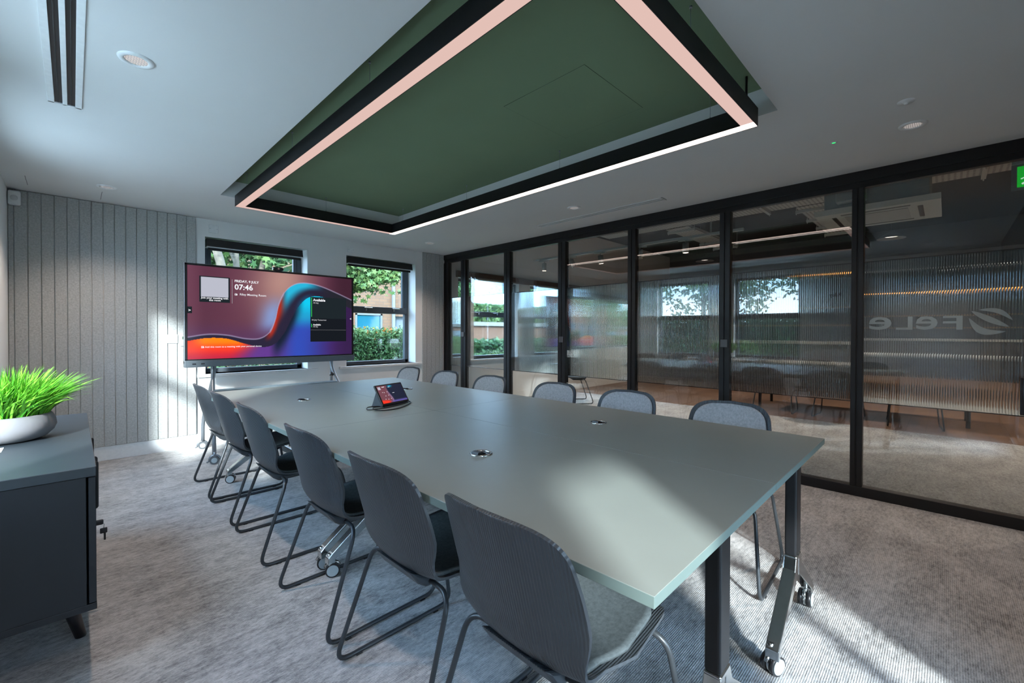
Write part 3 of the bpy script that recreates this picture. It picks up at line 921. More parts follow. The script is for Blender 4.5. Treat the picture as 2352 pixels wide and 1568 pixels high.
def make_table(L_, grom):
    """local: x 0..TW, y 0..L_"""
    r = empty('flip_top_table')
    b = MB(); b.box(.0006, TW - .0006, .0006, L_ - .0006, TZ - .024, TZ, .0015, 2)
    b.bm.faces.ensure_lookup_table()
    top = b.build('tabletop', [table_mat, table_edge], r, fix=True)
    for p in top.data.polygons:
        if abs(p.normal.z) < .5: p.material_index = 1
    cx = TW / 2 + .035
    for (y, s) in ((.046, 1), (L_ - .046, -1)):
        b = MB(); b.box(cx - .038, cx + .038, y - .021, y + .021, .335, TZ - .040, .008, 3)
        b.build('leg_post', black_frame, r)
        f = MB()
        # collar, then two flat arms sweeping down to the casters
        f.box(cx - .037, cx + .037, y - .0225, y + .0225, .318, .336, .004)
        for sx in (-1, 1):
            arm = [(cx + sx * .004, .330), (cx + sx * .037, .330), (cx + sx * .055, .285), (cx + sx * .275, .118), (cx + sx * .298, .095), (cx + sx * .298, .060), (cx + sx * .266, .060), (cx + sx * .262, .085), (cx + sx * .02, .248), (cx + sx * .004, .250)]
            f.prism(arm, 'y', y - .022, y + .022)
        fo = f.build('foot', chrome, r)
        bv = fo.modifiers.new('b', 'BEVEL'); bv.width = .005; bv.segments = 2; bv.limit_method = 'ANGLE'
        for sx in (-1, 1):
            caster_mesh(fo, cx + sx * .270, y + .004 * s, 0.0 if sx > 0 else math.pi - .4)
    b = MB(); b.box(cx - .03, cx + .03, .07, L_ - .07, TZ - .075, TZ - .040, .004); b.build('cross_beam', black_frame, r)
    b = MB()
    for y in (.046, L_ - .046):
        b.box(cx - .20, cx + .20, y - .03, y + .03, TZ - .042, TZ - .0245, .002)
    for (x, y) in ((.03, .25), (.03, L_ - .12), (TW - .05, .25)):
        b.box(x, x + .05, y, y + .09, TZ - .036, TZ - .0245, .001)
    b.build('hinge_plate', black_plastic, r)
    gx, gy = grom
    b = MB()
    b.lathe([(.0445, .0), (.0445, .003), (.041, .0045), (.037, .003), (.037, -.004)], (gx, gy, TZ), 36)
    b.build('grommet_ring', chrome, r)
    b = MB()
    n0 = 20
    b.lathe([(.0005, .0005), (.036, .0005)], (gx, gy, TZ), 30)
    # raised half dome with two sockets
    b.prism([(gx - .034, TZ + .001), (gx - .030, TZ + .012), (gx - .012, TZ + .013), (gx + .010, TZ + .003), (gx + .012, TZ + .001)], 'y', gy - .018, gy + .018)
    b.build('power_socket', black_plastic, r)
    return r
def place_table(t, lx, ly, label):
    c, s = math.cos(TH), math.sin(TH)
    t.location = (T0[0] + lx * c - ly * s, T0[1] + lx * s + ly * c, 0); t.rotation_euler = (0, 0, TH)
    tag(t, label, 'table', 'flip top tables pushed together')
tn = make_table(NL, (.405, .93)); place_table(tn, 0, 0, 'grey green flip top table at the near left, nearest the camera')
t2 = copy_thing(tn); place_table(t2, TW, 0, 'grey green flip top table at the near right, by the glass partition')
tf = make_table(FL, (.430, .985)); place_table(tf, 0, NL, 'grey green flip top table at the far left, nearest the screen')
t4 = copy_thing(tf); place_table(t4, TW, NL, 'grey green flip top table at the far right, holding the tablet')

# ------------------------------------------------------------------ screen content
def lerp(a, b_, t): return tuple(a[i] + (b_[i] - a[i]) * t for i in range(3))
def sm(e0, e1, x):
    t = max(0, min(1, (x - e0) / (e1 - e0))); return t * t * (3 - 2 * t)
def s2l(c): return tuple(((v / 255.0) / 12.92 if v <= 10 else (((v / 255.0) + .055) / 1.055) ** 2.4) for v in c)
def interp(pts, x):
    if x <= pts[0][0]: return pts[0][1]
    for i in range(1, len(pts)):
        if x <= pts[i][0]:
            t = (x - pts[i - 1][0]) / (pts[i][0] - pts[i - 1][0]); t = t * t * (3 - 2 * t) if False else t
            return pts[i - 1][1] + (pts[i][1] - pts[i - 1][1]) * t
    return pts[-1][1]
def smoothcurve(pts):
    P = bez([(a, b_) for a, b_ in pts], 120)
    return [(p.x, p.y) for p in P]
# wave edges in screen units u (0 left..1 right), v (0 bottom..1 top)
UP = smoothcurve([(0, .235), (.10, .265), (.20, .255), (.30, .215), (.38, .215), (.44, .29), (.475, .44), (.50, .64), (.545, .80), (.61, .885), (.69, .900), (.78, .87), (.89, .80), (1.0, .72)])
LO = smoothcurve([(0, .195), (.10, .225), (.20, .215), (.30, .155), (.40, .115), (.47, .150), (.53, .28), (.575, .45), (.62, .60), (.68, .715), (.75, .745), (.83, .715), (.92, .66), (1.0, .60)])
def screen_col(u, v):
    top = interp(UP, u); lo = interp(LO, u)
    # background above the wave
    bgc = lerp((84, 44, 62), (112, 66, 84), sm(0, .25, u) * .2 + (1 - sm(0, .1, u)) * .6)
    bgc = lerp(bgc, (168, 128, 120), math.exp(-((u - .52) / .19) ** 2 - ((v - .90 + (u - .5) * -.4) / .45) ** 2) * 1.0)
    bgc = lerp(bgc, (124, 152, 205), math.exp(-((u - .445 - (v - .4) * .12) / .07) ** 2) * sm(.18, .40, v) * (1 - sm(.5, .8, v)) * .85)
    bgc = lerp(bgc, (78, 48, 92), sm(.45, .2, v) * .6)
    bgc = lerp(bgc, (60, 30, 45), sm(.74, .95, u))
    # below the wave
    bl = lerp((250, 60, 20), (255, 130, 0), sm(.0, .09, u) * (1 - sm(.25, .34, u)) * sm(.10, .20, v))
    bl = lerp(bl, (190, 30, 60), sm(.14, .0, v))
    bl = lerp(bl, (92, 52, 132), sm(.24, .42, u + (.15 - v) * .4))
    bl = lerp(bl, (45, 70, 170), sm(.45, .62, u))
    bl = lerp(bl, (30, 150, 195) if u > .55 else (40, 90, 170), sm(.3, .5, v) * sm(.5, .62, u))
    bl = lerp(bl, (10, 190, 225), sm(.48, .66, v))
    bl = lerp(bl, (64, 34, 96), sm(.62, .90, u) * sm(.55, .1, v))
    bl = lerp(bl, (50, 26, 70), sm(.80, .97, u))
    bl = lerp(bl, (14, 26, 44), math.exp(-((lo - v) / .16) ** 2) * sm(.43, .50, u) * (1 - sm(.58, .67, u)))
    # inside the ribbon
    t = (v - lo) / max(1e-4, top - lo)
    rb = (36, 30, 52)
    rb = lerp(rb, (160, 40, 26), sm(.40, .46, u) * (1 - sm(.50, .56, u)) * sm(.3, .8, t))
    rb = lerp(rb, (36, 170, 205), sm(.50, .56, u) * (1 - sm(.66, .82, u)) * sm(.35, .85, t))
    rb = lerp(rb, (20, 90, 130), sm(.58, .64, u) * (1 - sm(.66, .74, u)) * (1 - sm(.0, .4, t)) * .6)
    rb = lerp(rb, (34, 34, 42), sm(.70, .9, u))
    if t > 1: c = bgc
    elif t < 0: c = bl
    else: c = rb
    # thin light rim along the upper edge
    wdt = .006 + .03 * (abs(u - .48) < .06)
    e = math.exp(-((v - top) / .007) ** 2) if not (.44 < u < .53) else math.exp(-((v - top) / .02) ** 2)
    c = lerp(c, (170, 160, 190), e * .75)
    return s2l(c)
def color_screen_mesh(name, w, h, nx, ny, fn, origin_mat, m, parent):
    me = bpy.data.meshes.new(name)
    vs = []; fs = []; cs = []
    for j in range(ny + 1):
        for i in range(nx + 1):
            vs.append(origin_mat @ Vector((w * i / nx, h * j / ny, 0))); cs.append(fn(i / nx, j / ny))
    for j in range(ny):
        for i in range(nx):
            a = j * (nx + 1) + i; fs.append((a, a + 1, a + nx + 2, a + nx + 1))
    me.from_pydata(vs, [], fs)
    at = me.color_attributes.new('pix', 'FLOAT_COLOR', 'POINT')
    for i, c in enumerate(cs): at.data[i].color = (*c, 1)
    me.materials.append(m)
    o = bpy.data.objects.new(name, me); COL.objects.link(o); o.parent = parent
    return o
def screen_mat(name, strength):
    m = bpy.data.materials.new(name); m.use_nodes = True
    n = m.node_tree.nodes; l = m.node_tree.links; b = n['Principled BSDF']
    a = n.new('ShaderNodeVertexColor'); a.layer_name = 'pix'
    b.inputs['Base Color'].default_value = (0.01, 0.01, 0.01, 1); b.inputs['Roughness'].default_value = 0.18
    b.inputs['Specular IOR Level'].default_value = 0.25
    l.new(a.outputs['Color'], b.inputs['Emission Color']); b.inputs['Emission Strength'].default_value = strength
    return m
scr_m = screen_mat('screen_image', 1.0)
white_e = emis('screen_white', (0.85, 0.86, 0.9), 0.9)
dim_e = emis('screen_dim', (0.45, 0.45, 0.48), 0.7)
green_e = emis('screen_green', (0.03, 0.62, 0.14), 0.9)
card_e = emis('screen_card', (0.012, 0.018, 0.022), 1.0)
card2_e = emis('screen_card_dark', (0.008, 0.010, 0.014), 1.0)
qr_e = emis('screen_card_pale', (0.42, 0.43, 0.50), 1.0)

# ------------------------------------------------------------------ big display on rolling stand
SX0, SX1, SY, SZ0, SZ1 = 0.745, 2.418, 5.13, 0.870, 1.874
tv = empty('mobile_display', ((SX0 + SX1) / 2, SY + .12, 0)); tag(tv, 'large wide presentation screen on a grey wheeled stand before the windows', 'display screen')
tx, ty = tv.location.x, tv.location.y
def TB(mb, x0, x1, y0, y1, z0, z1, bev=.003): mb.box(x0 - tx, x1 - tx, y0 - ty, y1 - ty, z0, z1, bev)
b = MB(); TB(b, SX0, SX1, SY + .004, SY + .055, SZ0 + .03, SZ1, .006); TB(b, SX0 + .25, SX1 - .25, SY + .05, SY + .10, SZ0 + .12, SZ1 - .15, .02); b.build('housing', steel_grey, tv)
b = MB()
for (x0, x1, z0, z1) in ((SX0 + .004, SX0 + .026, SZ0 + .07, SZ1 - .004), (SX1 - .026, SX1 - .004, SZ0 + .07, SZ1 - .004), (SX0 + .004, SX1 - .004, SZ1 - .022, SZ1 - .004), (SX0 + .004, SX1 - .004, SZ0 + .066, SZ0 + .078)):
    TB(b, x0, x1, SY, SY + .01, z0, z1, .001)
b.build('bezel', black_plastic, tv)
b = MB(); TB(b, SX0, SX1, SY - .012, SY + .055, SZ0, SZ0 + .066, .006)
b.build('speaker_bar', mat('grey_bar', (0.10, 0.12, 0.135), 0.4), tv)
b = MB()
for x in (SX0 + .06, SX0 + .13): TB(b, x, x + .03, SY - .0135, SY - .011, SZ0 + .026, SZ0 + .038, .001)
b.build('port', black_plastic, tv)
SWx0, SWx1, SWz0, SWz1 = SX0 + .026, SX1 - .026, SZ0 + .078, SZ1 - .022
sw, sh = SWx1 - SWx0, SWz1 - SWz0
Mo = Matrix(((1, 0, 0, SWx0 - tx), (0, 0, 1, SY + .003 - ty), (0, 1, 0, SWz0), (0, 0, 0, 1)))
scr = color_screen_mesh('screen', sw, sh, 330, 190, screen_col, Mo, scr_m, tv)
def SP(u, v): return (SWx0 - tx + u * sw, SWz0 + v * sh)
ys = SY + .0015 - ty
def card(mi, u0, u1, v0, v1, dy=0.0):
    b = MB(); x0, z0 = SP(u0, v0); x1, z1 = SP(u1, v1); b.box(x0, x1, ys - dy, ys + .001 - dy, z0, z1)
    b.build(('screen_card', 'screen_card', 'screen_card', 'divider_line', 'status_bar')[mi], [card_e, card2_e, qr_e, dim_e, green_e][mi], scr)
card(0, .058, .215, .615, .895); card(2, .066, .207, .672, .885, .0008)
card(3, .2265, .2285, .61, .88)
card(0, .700, .957, .170, .735); card(1, .700, .957, .170, .465, .0004); card(3, .702, .955, .317, .3185, .0008)
card(4, .7065, .7105, .485, .725, .0008); card(4, .7065, .7105, .353, .395, .0008)
card(0, .0, .022, .49, .56)
def stext(body, u, v, size, mi=0, bold=0.0008, align='LEFT'):
    x, z = SP(u, v); b = MB()
    Mt = Matrix(((1, 0, 0, x), (0, 0, -1, ys - .0012), (0, 1, 0, z), (0, 0, 0, 1)))
    b.text(body, size, Mt, 0.0001, align, bold); b.build('screen_text', [white_e, dim_e][mi], scr)
stext('FRIDAY, 9 JULY', .240, .852, .033)
stext('07:46', .240, .770, .075, 0, .0016)
stext('Riley Meeting Room', .268, .706, .030, 0, .0002)
stext('Join your meeting with', .1365, .652, .0245, 0, .0006, 'CENTER'); stext('this room', .1365, .628, .0245, 0, .0006, 'CENTER')
stext('Available', .719, .683, .038, 0, .0012); stext('All day', .719, .653, .022, 1)
stext('04 July Tomorrow', .709, .437, .022, 1); stext('Available', .718, .376, .024, 0, .0008); stext('All day', .718, .353, .020, 1)
stext('Add this room to a meeting with your personal device', .085, .120, .0225, 0, .0002)
stext('>', .004, .508, .035, 0, .001); stext('<', .985, .455, .035, 0, .001)
for (u, v) in ((.241, .703), (.066, .118)):
    b = MB(); x, z = SP(u, v); b.box(x, x + .022, ys - .0015, ys - .001, z, z + .004); b.box(x, x + .004, ys - .0015, ys - .001, z, z + .016); b.box(x, x + .022, ys - .0015, ys - .001, z + .014, z + .018); b.box(x + .010, x + .024, ys - .0015, ys - .001, z + .003, z + .012); b.build('screen_icon', white_e, scr)
# stand
def stand_leg(pts, r=.017):
    q = MB(); q.tube(fillet([(p[0] - tx, p[1] - ty, p[2]) for p in pts], .10, 6), r, 14); return q.build('stand_leg', steel_grey, tv)
def stand_caster(x, y, ang):
    q = MB(); R = .038
    c = Vector((x - tx, y - ty, R)); d = Vector((math.cos(ang), math.sin(ang), 0)); n_ = Vector((-d.y, d.x, 0))
    q.mi = 0
    for s in (-1, 1): q.cyl(c + n_ * s * .010, c + n_ * s * .026, R, 26)
    q.mi = 1
    for s in (-1, 1): q.cyl(c + n_ * s * .0262, c + n_ * s * .029, R * .62, 20)
    q.mi = 2
    q.cyl(c - n_ * .010, c + n_ * .010, R * .8, 16)
    hood = [c + d * math.cos(math.radians(a)) * (R + .004) + Vector((0, 0, math.sin(math.radians(a)) * (R + .004))) for a in range(-10, 200, 24)]
    q.tube(hood, .011, 8); q.tube([c + Vector((0, 0, R * .6)), c + Vector((0, 0, R + .035))], .012, 12)
    q.tube([hood[0], hood[0] + d * .02 + Vector((0, 0, -.012))], .008, 8)
    q.build('caster', [mat('caster_grey', (0.12, 0.13, 0.14), 0.4) if 'caster_grey' not in bpy.data.materials else bpy.data.materials['caster_grey'], hubcap, steel_grey], tv)
for (xa, xb) in ((.985, .915), (2.170, 2.24)):
    stand_leg([(xa, 5.215, .95), (xa, 5.20, .80), (xb, 4.80, .30), (xb, 4.78, .085)])
    stand_leg([(xa + .02, 5.225, .95), (xa + .02, 5.24, .80), (xb + .03, 5.45, .30), (xb + .03, 5.46, .085)])
    stand_caster(xb, 4.765, math.pi * .9); stand_caster(xb + .03, 5.47, math.pi * .95)
q = MB(); q.box(.965 - tx, 2.17 - tx, 5.03 - ty, 5.16 - ty, .622, .640, .003); q.build('shelf', mat('shelf_grey', (0.13, 0.16, 0.18), 0.4), tv)
q = MB(); q.tube([(.985 - tx, 5.235 - ty, .92), (2.17 - tx, 5.235 - ty, .92)], .016, 12); q.tube([(.93 - tx, 4.90 - ty, .42), (.96 - tx, 5.38 - ty, .42)], .011, 10); q.build('cross_bar', steel_grey, tv)
q = MB(); q.tube([(2.150 - tx, 5.13 - ty, .735), (2.138 - tx, 5.12 - ty, .700)], .0205, 14); q.build('clamp', black_plastic, tv)
# conference camera on top of the screen
r = empty('conference_camera', (1.573, SY + .02, SZ1)); tag(r, 'small black pill shaped camera clipped on top of the large screen', 'camera')
b = MB(); b.tube([(-.052, 0, .020), (-.04, 0, .020), (.04, 0, .020), (.052, 0, .020)], .02, 18, True, [.013, .02, .02, .013]); b.build('body', black_plastic, r)
b = MB(); b.cyl((0, -.0225, .020), (0, -.018, .020), .010, 18); b.build('lens', mat('lens_glass', (0.03, 0.01, 0.02), 0.05), r)
b = MB(); b.box(-.025, .025, -.022, .025, .0, .004, .001); b.build('clip', black_plastic, r)
# ------------------------------------------------------------------ tablet controller
tb = empty('touch_controller', (1.500, 2.560, TZ)); tag(tb, 'small tilted black touch tablet controller on the far table', 'tablet')
tb.rotation_euler = (0, 0, math.radians(17))
w, h, tilt = .248, .148, math.radians(32)
ct, st = math.cos(tilt), math.sin(tilt)
# plane: local u along x, v up and back
def TP(u, v, d=0.0): return Vector((u, v * st - d * ct, v * ct + .012 + d * -st * -1 * 0 + (-d) * st * -1))
Rt = Matrix(((1, 0, 0, 0), (0, st, -ct, 0), (0, ct, st, .012), (0, 0, 0, 1)))   # maps (u,v,n) ; n outward to viewer
b = MB(); b.box(-w / 2, w / 2, 0, h, -.012, 0, .005, 2)
for v in b.bm.verts: v.co = Rt @ v.co
b.build('housing', black_plastic, tb)
def tab_col(u, v):
    c = (110, 66, 74) if u < .42 else (30, 34, 52)
    c = lerp(c, (60, 34, 52), sm(.5, .1, v) * (u < .42))
    e = .42 + .05 * math.sin(v * 5 + 1)
    c = lerp((110, 66, 76), (28, 32, 52), sm(e - .04, e + .02, u))
    c = lerp(c, (150, 125, 170), math.exp(-((u - e + .03) / .03) ** 2) * sm(.9, .4, v) * .7)
    c = lerp(c, (30, 165, 200), math.exp(-((u - .5) / .08) ** 2 - ((v - .93) / .06) ** 2))
    c = lerp(c, (240, 50, 30), sm(.26, .12, v + u * .2) * sm(.42, .2, u))
    c = lerp(c, (88, 80, 150), sm(.16, .04, v) * sm(.25, .5, u))
    return s2l(c)
Mt_ = Rt @ Matrix.Translation((-w / 2 + .012, .014, .0006))
sc2 = color_screen_mesh('screen', w - .024, h - .024, 60, 40, tab_col, Mt_, scr_m, tb)
b = MB()
def icon(u, v, a, c_, mi=0):
    b.mi = mi
    t = bmesh.new(); bmesh.ops.create_cube(t, size=1)
    for q_ in t.verts: q_.co = Rt @ Vector((-w / 2 + .012 + (u + q_.co.x * a) * (w - .024), .014 + (v + q_.co.y * c_) * (h - .024), .0012 + q_.co.z * .0004))
    n0 = len(b.bm.faces); b._merge(t); b._mark(n0)
icon(.075, .86, .10, .16, 1)
for (u, v) in ((.20, .60), (.32, .62), (.21, .40), (.33, .42), (.14, .62), (.27, .20), (.16, .22), (.38, .22)): icon(u, v, .022, .028)
icon(.24, .92, .10, .03); icon(.46, .88, .07, .02); icon(.55, .52, .08, .02)
b.build('screen_icon', [white_e, qr_e], sc2)
b = MB(); b.prism([(-.0, .008), (.115, .004), (.115, .002), (0, 0)], 'x', -.11, .11)
b.prism([(.004, .006), (.10, .004), (.066, .092), (.056, .092)], 'x', -.12, -.112); b.prism([(.004, .006), (.10, .004), (.066, .092), (.056, .092)], 'x', .112, .12)
b.build('base', mat('tablet_base', (0.05, 0.06, 0.07), 0.4), tb)
cb = MB()
P = [(-.10, .03, .006), (-.17, .035, .008), (-.215, -.02, .006), (-.205, -.075, .004), (-.12, -.105, .004), (-.02, -.085, .004), (.08, -.04, .004), (.135, .00, .004), (.145, .03, .004), (.12, .05, .005)]
cb.tube([Vector((p.x, p.y, p.z)) for p in bez(P, 60)], .0033, 8)
P = [(-.11, .05, .006), (-.19, .06, .010), (-.235, .02, .006), (-.23, -.03, .010), (-.15, -.06, .011), (-.04, -.055, .011), (.06, -.03, .011), (.13, .02, .011), (.11, .06, .008)]
cb.tube([Vector((p.x, p.y, p.z)) for p in bez(P, 60)], .0033, 8)
co = cb.build('cable', black_plastic); co.location = tb.location; co.rotation_euler = tb.rotation_euler
tag(co, 'dark looped cable lying around the foot of the touch tablet', 'cable')

# ------------------------------------------------------------------ cabinet with plant
CX0, CX1, CY0, CY1 = XL + .016, 0.057, 2.154, 3.600
cab = empty('credenza', ((CX0 + CX1) / 2, (CY0 + CY1) / 2, 0)); tag(cab, 'low dark slate cabinet against the left wall, holding the grass plant', 'cabinet')
cx_, cy_ = cab.location.x, cab.location.y
def CB(mb, x0, x1, y0, y1, z0, z1, bev=.0015): mb.box(x0 - cx_, x1 - cx_, y0 - cy_, y1 - cy_, z0, z1, bev, 1)
b = MB(); CB(b, CX0, CX1, CY0, CY1, .700, .735, .002); b.build('top', cab_top, cab)
b = MB(); CB(b, CX0, CX1 - .026, CY0 + .002, CY0 + .020, .245, .700); CB(b, CX0, CX1 - .026, CY1 - .02, CY1 - .002, .245, .700)
CB(b, CX0, CX0 + .012, CY0 + .02, CY1 - .02, .245, .700); CB(b, CX0, CX1, CY0 + .001, CY1 - .001, .222, .245); CB(b, CX0 + .012, CX1 - .03, (CY0 + CY1) / 2 - .009, (CY0 + CY1) / 2 + .009, .245, .70)
b.build('carcass', cab_mat, cab)
n_d = 3; dw = (CY1 - CY0) / n_d
for k in range(n_d):
    b = MB(); CB(b, CX1 - .021, CX1 - .001, CY0 + k * dw + .002, CY0 + (k + 1) * dw - .002, .248, .697)
    d = b.build('door', cab_mat, cab)
    hy = CY0 + (k + 1) * dw - .05 if k == 0 else CY0 + k * dw + .05 if k == 1 else CY0 + k * dw + .05
    if k < 2 or True:
        q = MB(); q.tube(fillet([(CX1 - cx_, hy - cy_, .655), (CX1 + .013 - cx_, hy - cy_, .655), (CX1 + .013 - cx_, hy - cy_, .46), (CX1 - cx_, hy - cy_, .46)], .006, 3), .0055, 8)
        q.build('handle', black_plastic, d)
for (x, y, dx, dy) in ((CX1 - .085, CY0 + .23, .045, .06), (CX1 - .085, CY1 - .16, .05, .03), (CX0 + .085, CY0 + .16, -.04, -.03), (CX0 + .085, CY1 - .16, -.04, .03)):
    b = MB(); b.cyl((x - cx_, y - cy_, .224), (x + dx - cx_, y + dy - cy_, .0), .026, 20, .017); b.build('leg', black_plastic, cab)
# keys in the lock
ky = CY0 + dw - .05 + .02
r = empty('key_bunch', (CX1 + .000, ky, .385)); tag(r, 'black headed keys hanging from the lock of the dark cabinet', 'key')
b = MB(); b.box(-.001, .034, -.008, .008, -.010, .012, .005, 2); b.build('key_in_lock', black_plastic, r)
b = MB(); b.tube([(.030, 0, 0), (.036, 0, -.012), (.034, 0, -.026)], .0012, 6); b.build('ring', chrome, r)
b = MB(); b.box(.022, .046, -.003, .003, -.050, -.026, .003); b.box(.034, .041, -.0015, .0015, -.080, -.048, .001); b.build('key', black_plastic, r)
# paper card at the left
b = MB(); b.box(-.34, -.203, 2.66, 2.758, .7352, .7362)
tag(b.build('white_card', gloss_white), 'white card lying on the dark cabinet in front of the pot', 'card')
# pot and grass
PCX, PCY, PR = -.213, 2.925, .158
pot = empty('grass_planter', (PCX, PCY, .735)); tag(pot, 'shallow round grey pot of bright green grass on the dark cabinet', 'potted plant')
b = MB(); b.lathe([(.0005, .001), (.100, .001), (.130, .012), (.152, .036), (.160, .058), (.157, .085), (.146, .108), (.140, .114), (.134, .110), (.130, .098), (.0005, .096)], (0, 0, 0), 56)
b.build('pot', concrete, pot)
b = MB(); b.lathe([(.0005, .104), (.08, .103), (.131, .099)], (0, 0, 0), 40); b.build('soil', soil, pot)
gb = MB(); bm = gb.bm
rnd = random.Random(3)
for k in range(2100):
    a = rnd.uniform(0, 2 * math.pi); rr = .128 * math.sqrt(rnd.random())
    bx_, by_ = rr * math.cos(a), rr * math.sin(a)
    lean = (rr / .128) ** 1.4 * rnd.uniform(.35, .95) + rnd.uniform(-.05, .18)
    da = a + rnd.gauss(0, .8)
    dirx, diry = math.cos(da), math.sin(da)
    Ln = rnd.uniform(.11, .235)
    w_ = rnd.uniform(.0026, .0056)
    tw = rnd.uniform(0, math.pi)
    side = Vector((math.cos(tw), math.sin(tw), 0))
    prev = None; N = 5
    for i in range(N + 1):
        t = i / N
        ang = lean * (0.5 + 1.1 * t)
        # integrate roughly
        hx = Ln * (math.sin(ang) * t * .9); hz = Ln * t * math.cos(ang * .75)
        p = Vector((bx_ + dirx * hx, by_ + diry * hx, .100 + hz))
        if p.x + PCX < XL + .012: p.x = XL + .012 - PCX + rnd.uniform(0, .004)
        ww = w_ * (1 - t ** 2.2) + .0002
        cur = (bm.verts.new(p - side * ww), bm.verts.new(p + side * ww))
        if prev: bm.faces.new((prev[0], prev[1], cur[1], cur[0])).smooth = True
        prev = cur
gb.build('grass', grass_mat, pot, fix=False)

# ------------------------------------------------------------------ office beyond the glazing
# perforated tray along the partition
def perf_mat():
    m = mat('perforated_tray', (0.42, 0.42, 0.40), 0.5)
    n = m.node_tree.nodes; l = m.node_tree.links; b_ = n['Principled BSDF']
    t = n.new('ShaderNodeTexCoord')
    mp2 = n.new('ShaderNodeMapping'); mp2.inputs['Scale'].default_value = (20, 20, 20)
    v = n.new('ShaderNodeTexVoronoi'); v.inputs['Scale'].default_value = 1.0; v.inputs['Randomness'].default_value = 0.0
    l.new(t.outputs['Object'], mp2.inputs[0]); l.new(mp2.outputs[0], v.inputs['Vector'])
    rp = n.new('ShaderNodeValToRGB'); rp.color_ramp.interpolation = 'CONSTANT'
    rp.color_ramp.elements[0].position = 0; rp.color_ramp.elements[0].color = (0.03, 0.03, 0.03, 1)
    rp.color_ramp.elements[1].position = 0.24; rp.color_ramp.elements[1].color = (0.42, 0.42, 0.40, 1)
    l.new(v.outputs['Distance'], rp.inputs[0]); l.new(rp.outputs[0], b_.inputs['Base Color'])
    return m
pm = perf_mat()
def tray(x0, x1, y0, y1, z, label):
    r = empty('cable_tray', ((x0 + x1) / 2, (y0 + y1) / 2, z)); tag(r, label, 'cable tray')
    w_, l_ = (x1 - x0) / 2, (y1 - y0) / 2
    b = MB(); b.box(-w_, w_, -l_, l_, 0, .004)
    if w_ < l_: b.box(-w_, -w_ + .003, -l_, l_, 0, .05); b.box(w_ - .003, w_, -l_, l_, 0, .05)
    else: b.box(-w_, w_, -l_, -l_ + .003, 0, .05); b.box(-w_, w_, l_ - .003, l_, 0, .05)
    b.build('tray', pm, r)
    b = MB()
    nn_ = 4
    for k in range(nn_):
        t = -0.85 + 1.7 * k / (nn_ - 1)
        if w_ < l_:
            b.box(-w_ - .04, w_ + .04, t * l_ - .02, t * l_ + .02, -.041, -.001)
            for s in (-1, 1): b.cyl((s * (w_ + .03), t * l_, -.06), (s * (w_ + .03), t * l_, OH - z - .006), .006, 8)
        else:
            b.box(t * w_ - .02, t * w_ + .02, -l_ - .04, l_ + .04, -.041, -.001)
            for s in (-1, 1): b.cyl((t * w_, s * (l_ + .03), -.06), (t * w_, s * (l_ + .03), OH - z - .006), .006, 8)
    b.build('bracket', tray_mat, r)
tray(6.80, 7.25, -3.0, 4.6, 3.00, 'long white perforated cable tray above the office running along the glass')
tray(7.30, 9.8, 1.15, 1.55, 3.00, 'white perforated cable tray crossing the office beside the cassette unit')
tray(7.30, 9.8, 3.10, 3.50, 3.00, 'white perforated cable tray crossing the office above the spotlight track')
# ceiling cassette
ac = empty('cassette_air_conditioner', (6.25, .55, 2.49)); tag(ac, 'white ceiling cassette air conditioner hanging in the office', 'air conditioner')
b = MB(); b.box(-.42, .42, -.42, .42, .055, .60, .01); b.build('casing', ac_white, ac)
b = MB(); b.prism([(-.50, .05), (-.46, .0), (.46, .0), (.50, .05)], 'y', -.50, .50); b.build('fascia', ac_white, ac)
b = MB(); b.box(-.26, .26, -.26, .26, -.006, .001, .003); b.build('grille', mat('ac_grille', (0.32, 0.34, 0.33), 0.5), ac)
b = MB()
for s in (-1, 1): b.box(-.28, .28, s * .35 - .02, s * .35 + .02, -.003, .001); b.box(s * .35 - .02, s * .35 + .02, -.28, .28, -.003, .001)
b.build('louvre_slot', black_plastic, ac)
b = MB(); b.box(-.55, -.42, .05, .30, .10, .50, .01); b.tube(fillet([(-.45, .40, .35), (-.60, .55, .35), (-.60, .80, .42)], .05, 4), .018, 8); b.tube(fillet([(-.42, .44, .25), (-.50, .60, .25), (-.50, .95, .42)], .05, 4), .013, 8); b.build('pipework', ac_white, ac)
b = MB()
for sx in (-1, 1):
    for sy in (-1, 1): b.cyl((sx * .40, sy * .40, .5), (sx * .40, sy * .40, OH - 2.49), .006, 8)
b.build('hanger_rod', tray_mat, ac)
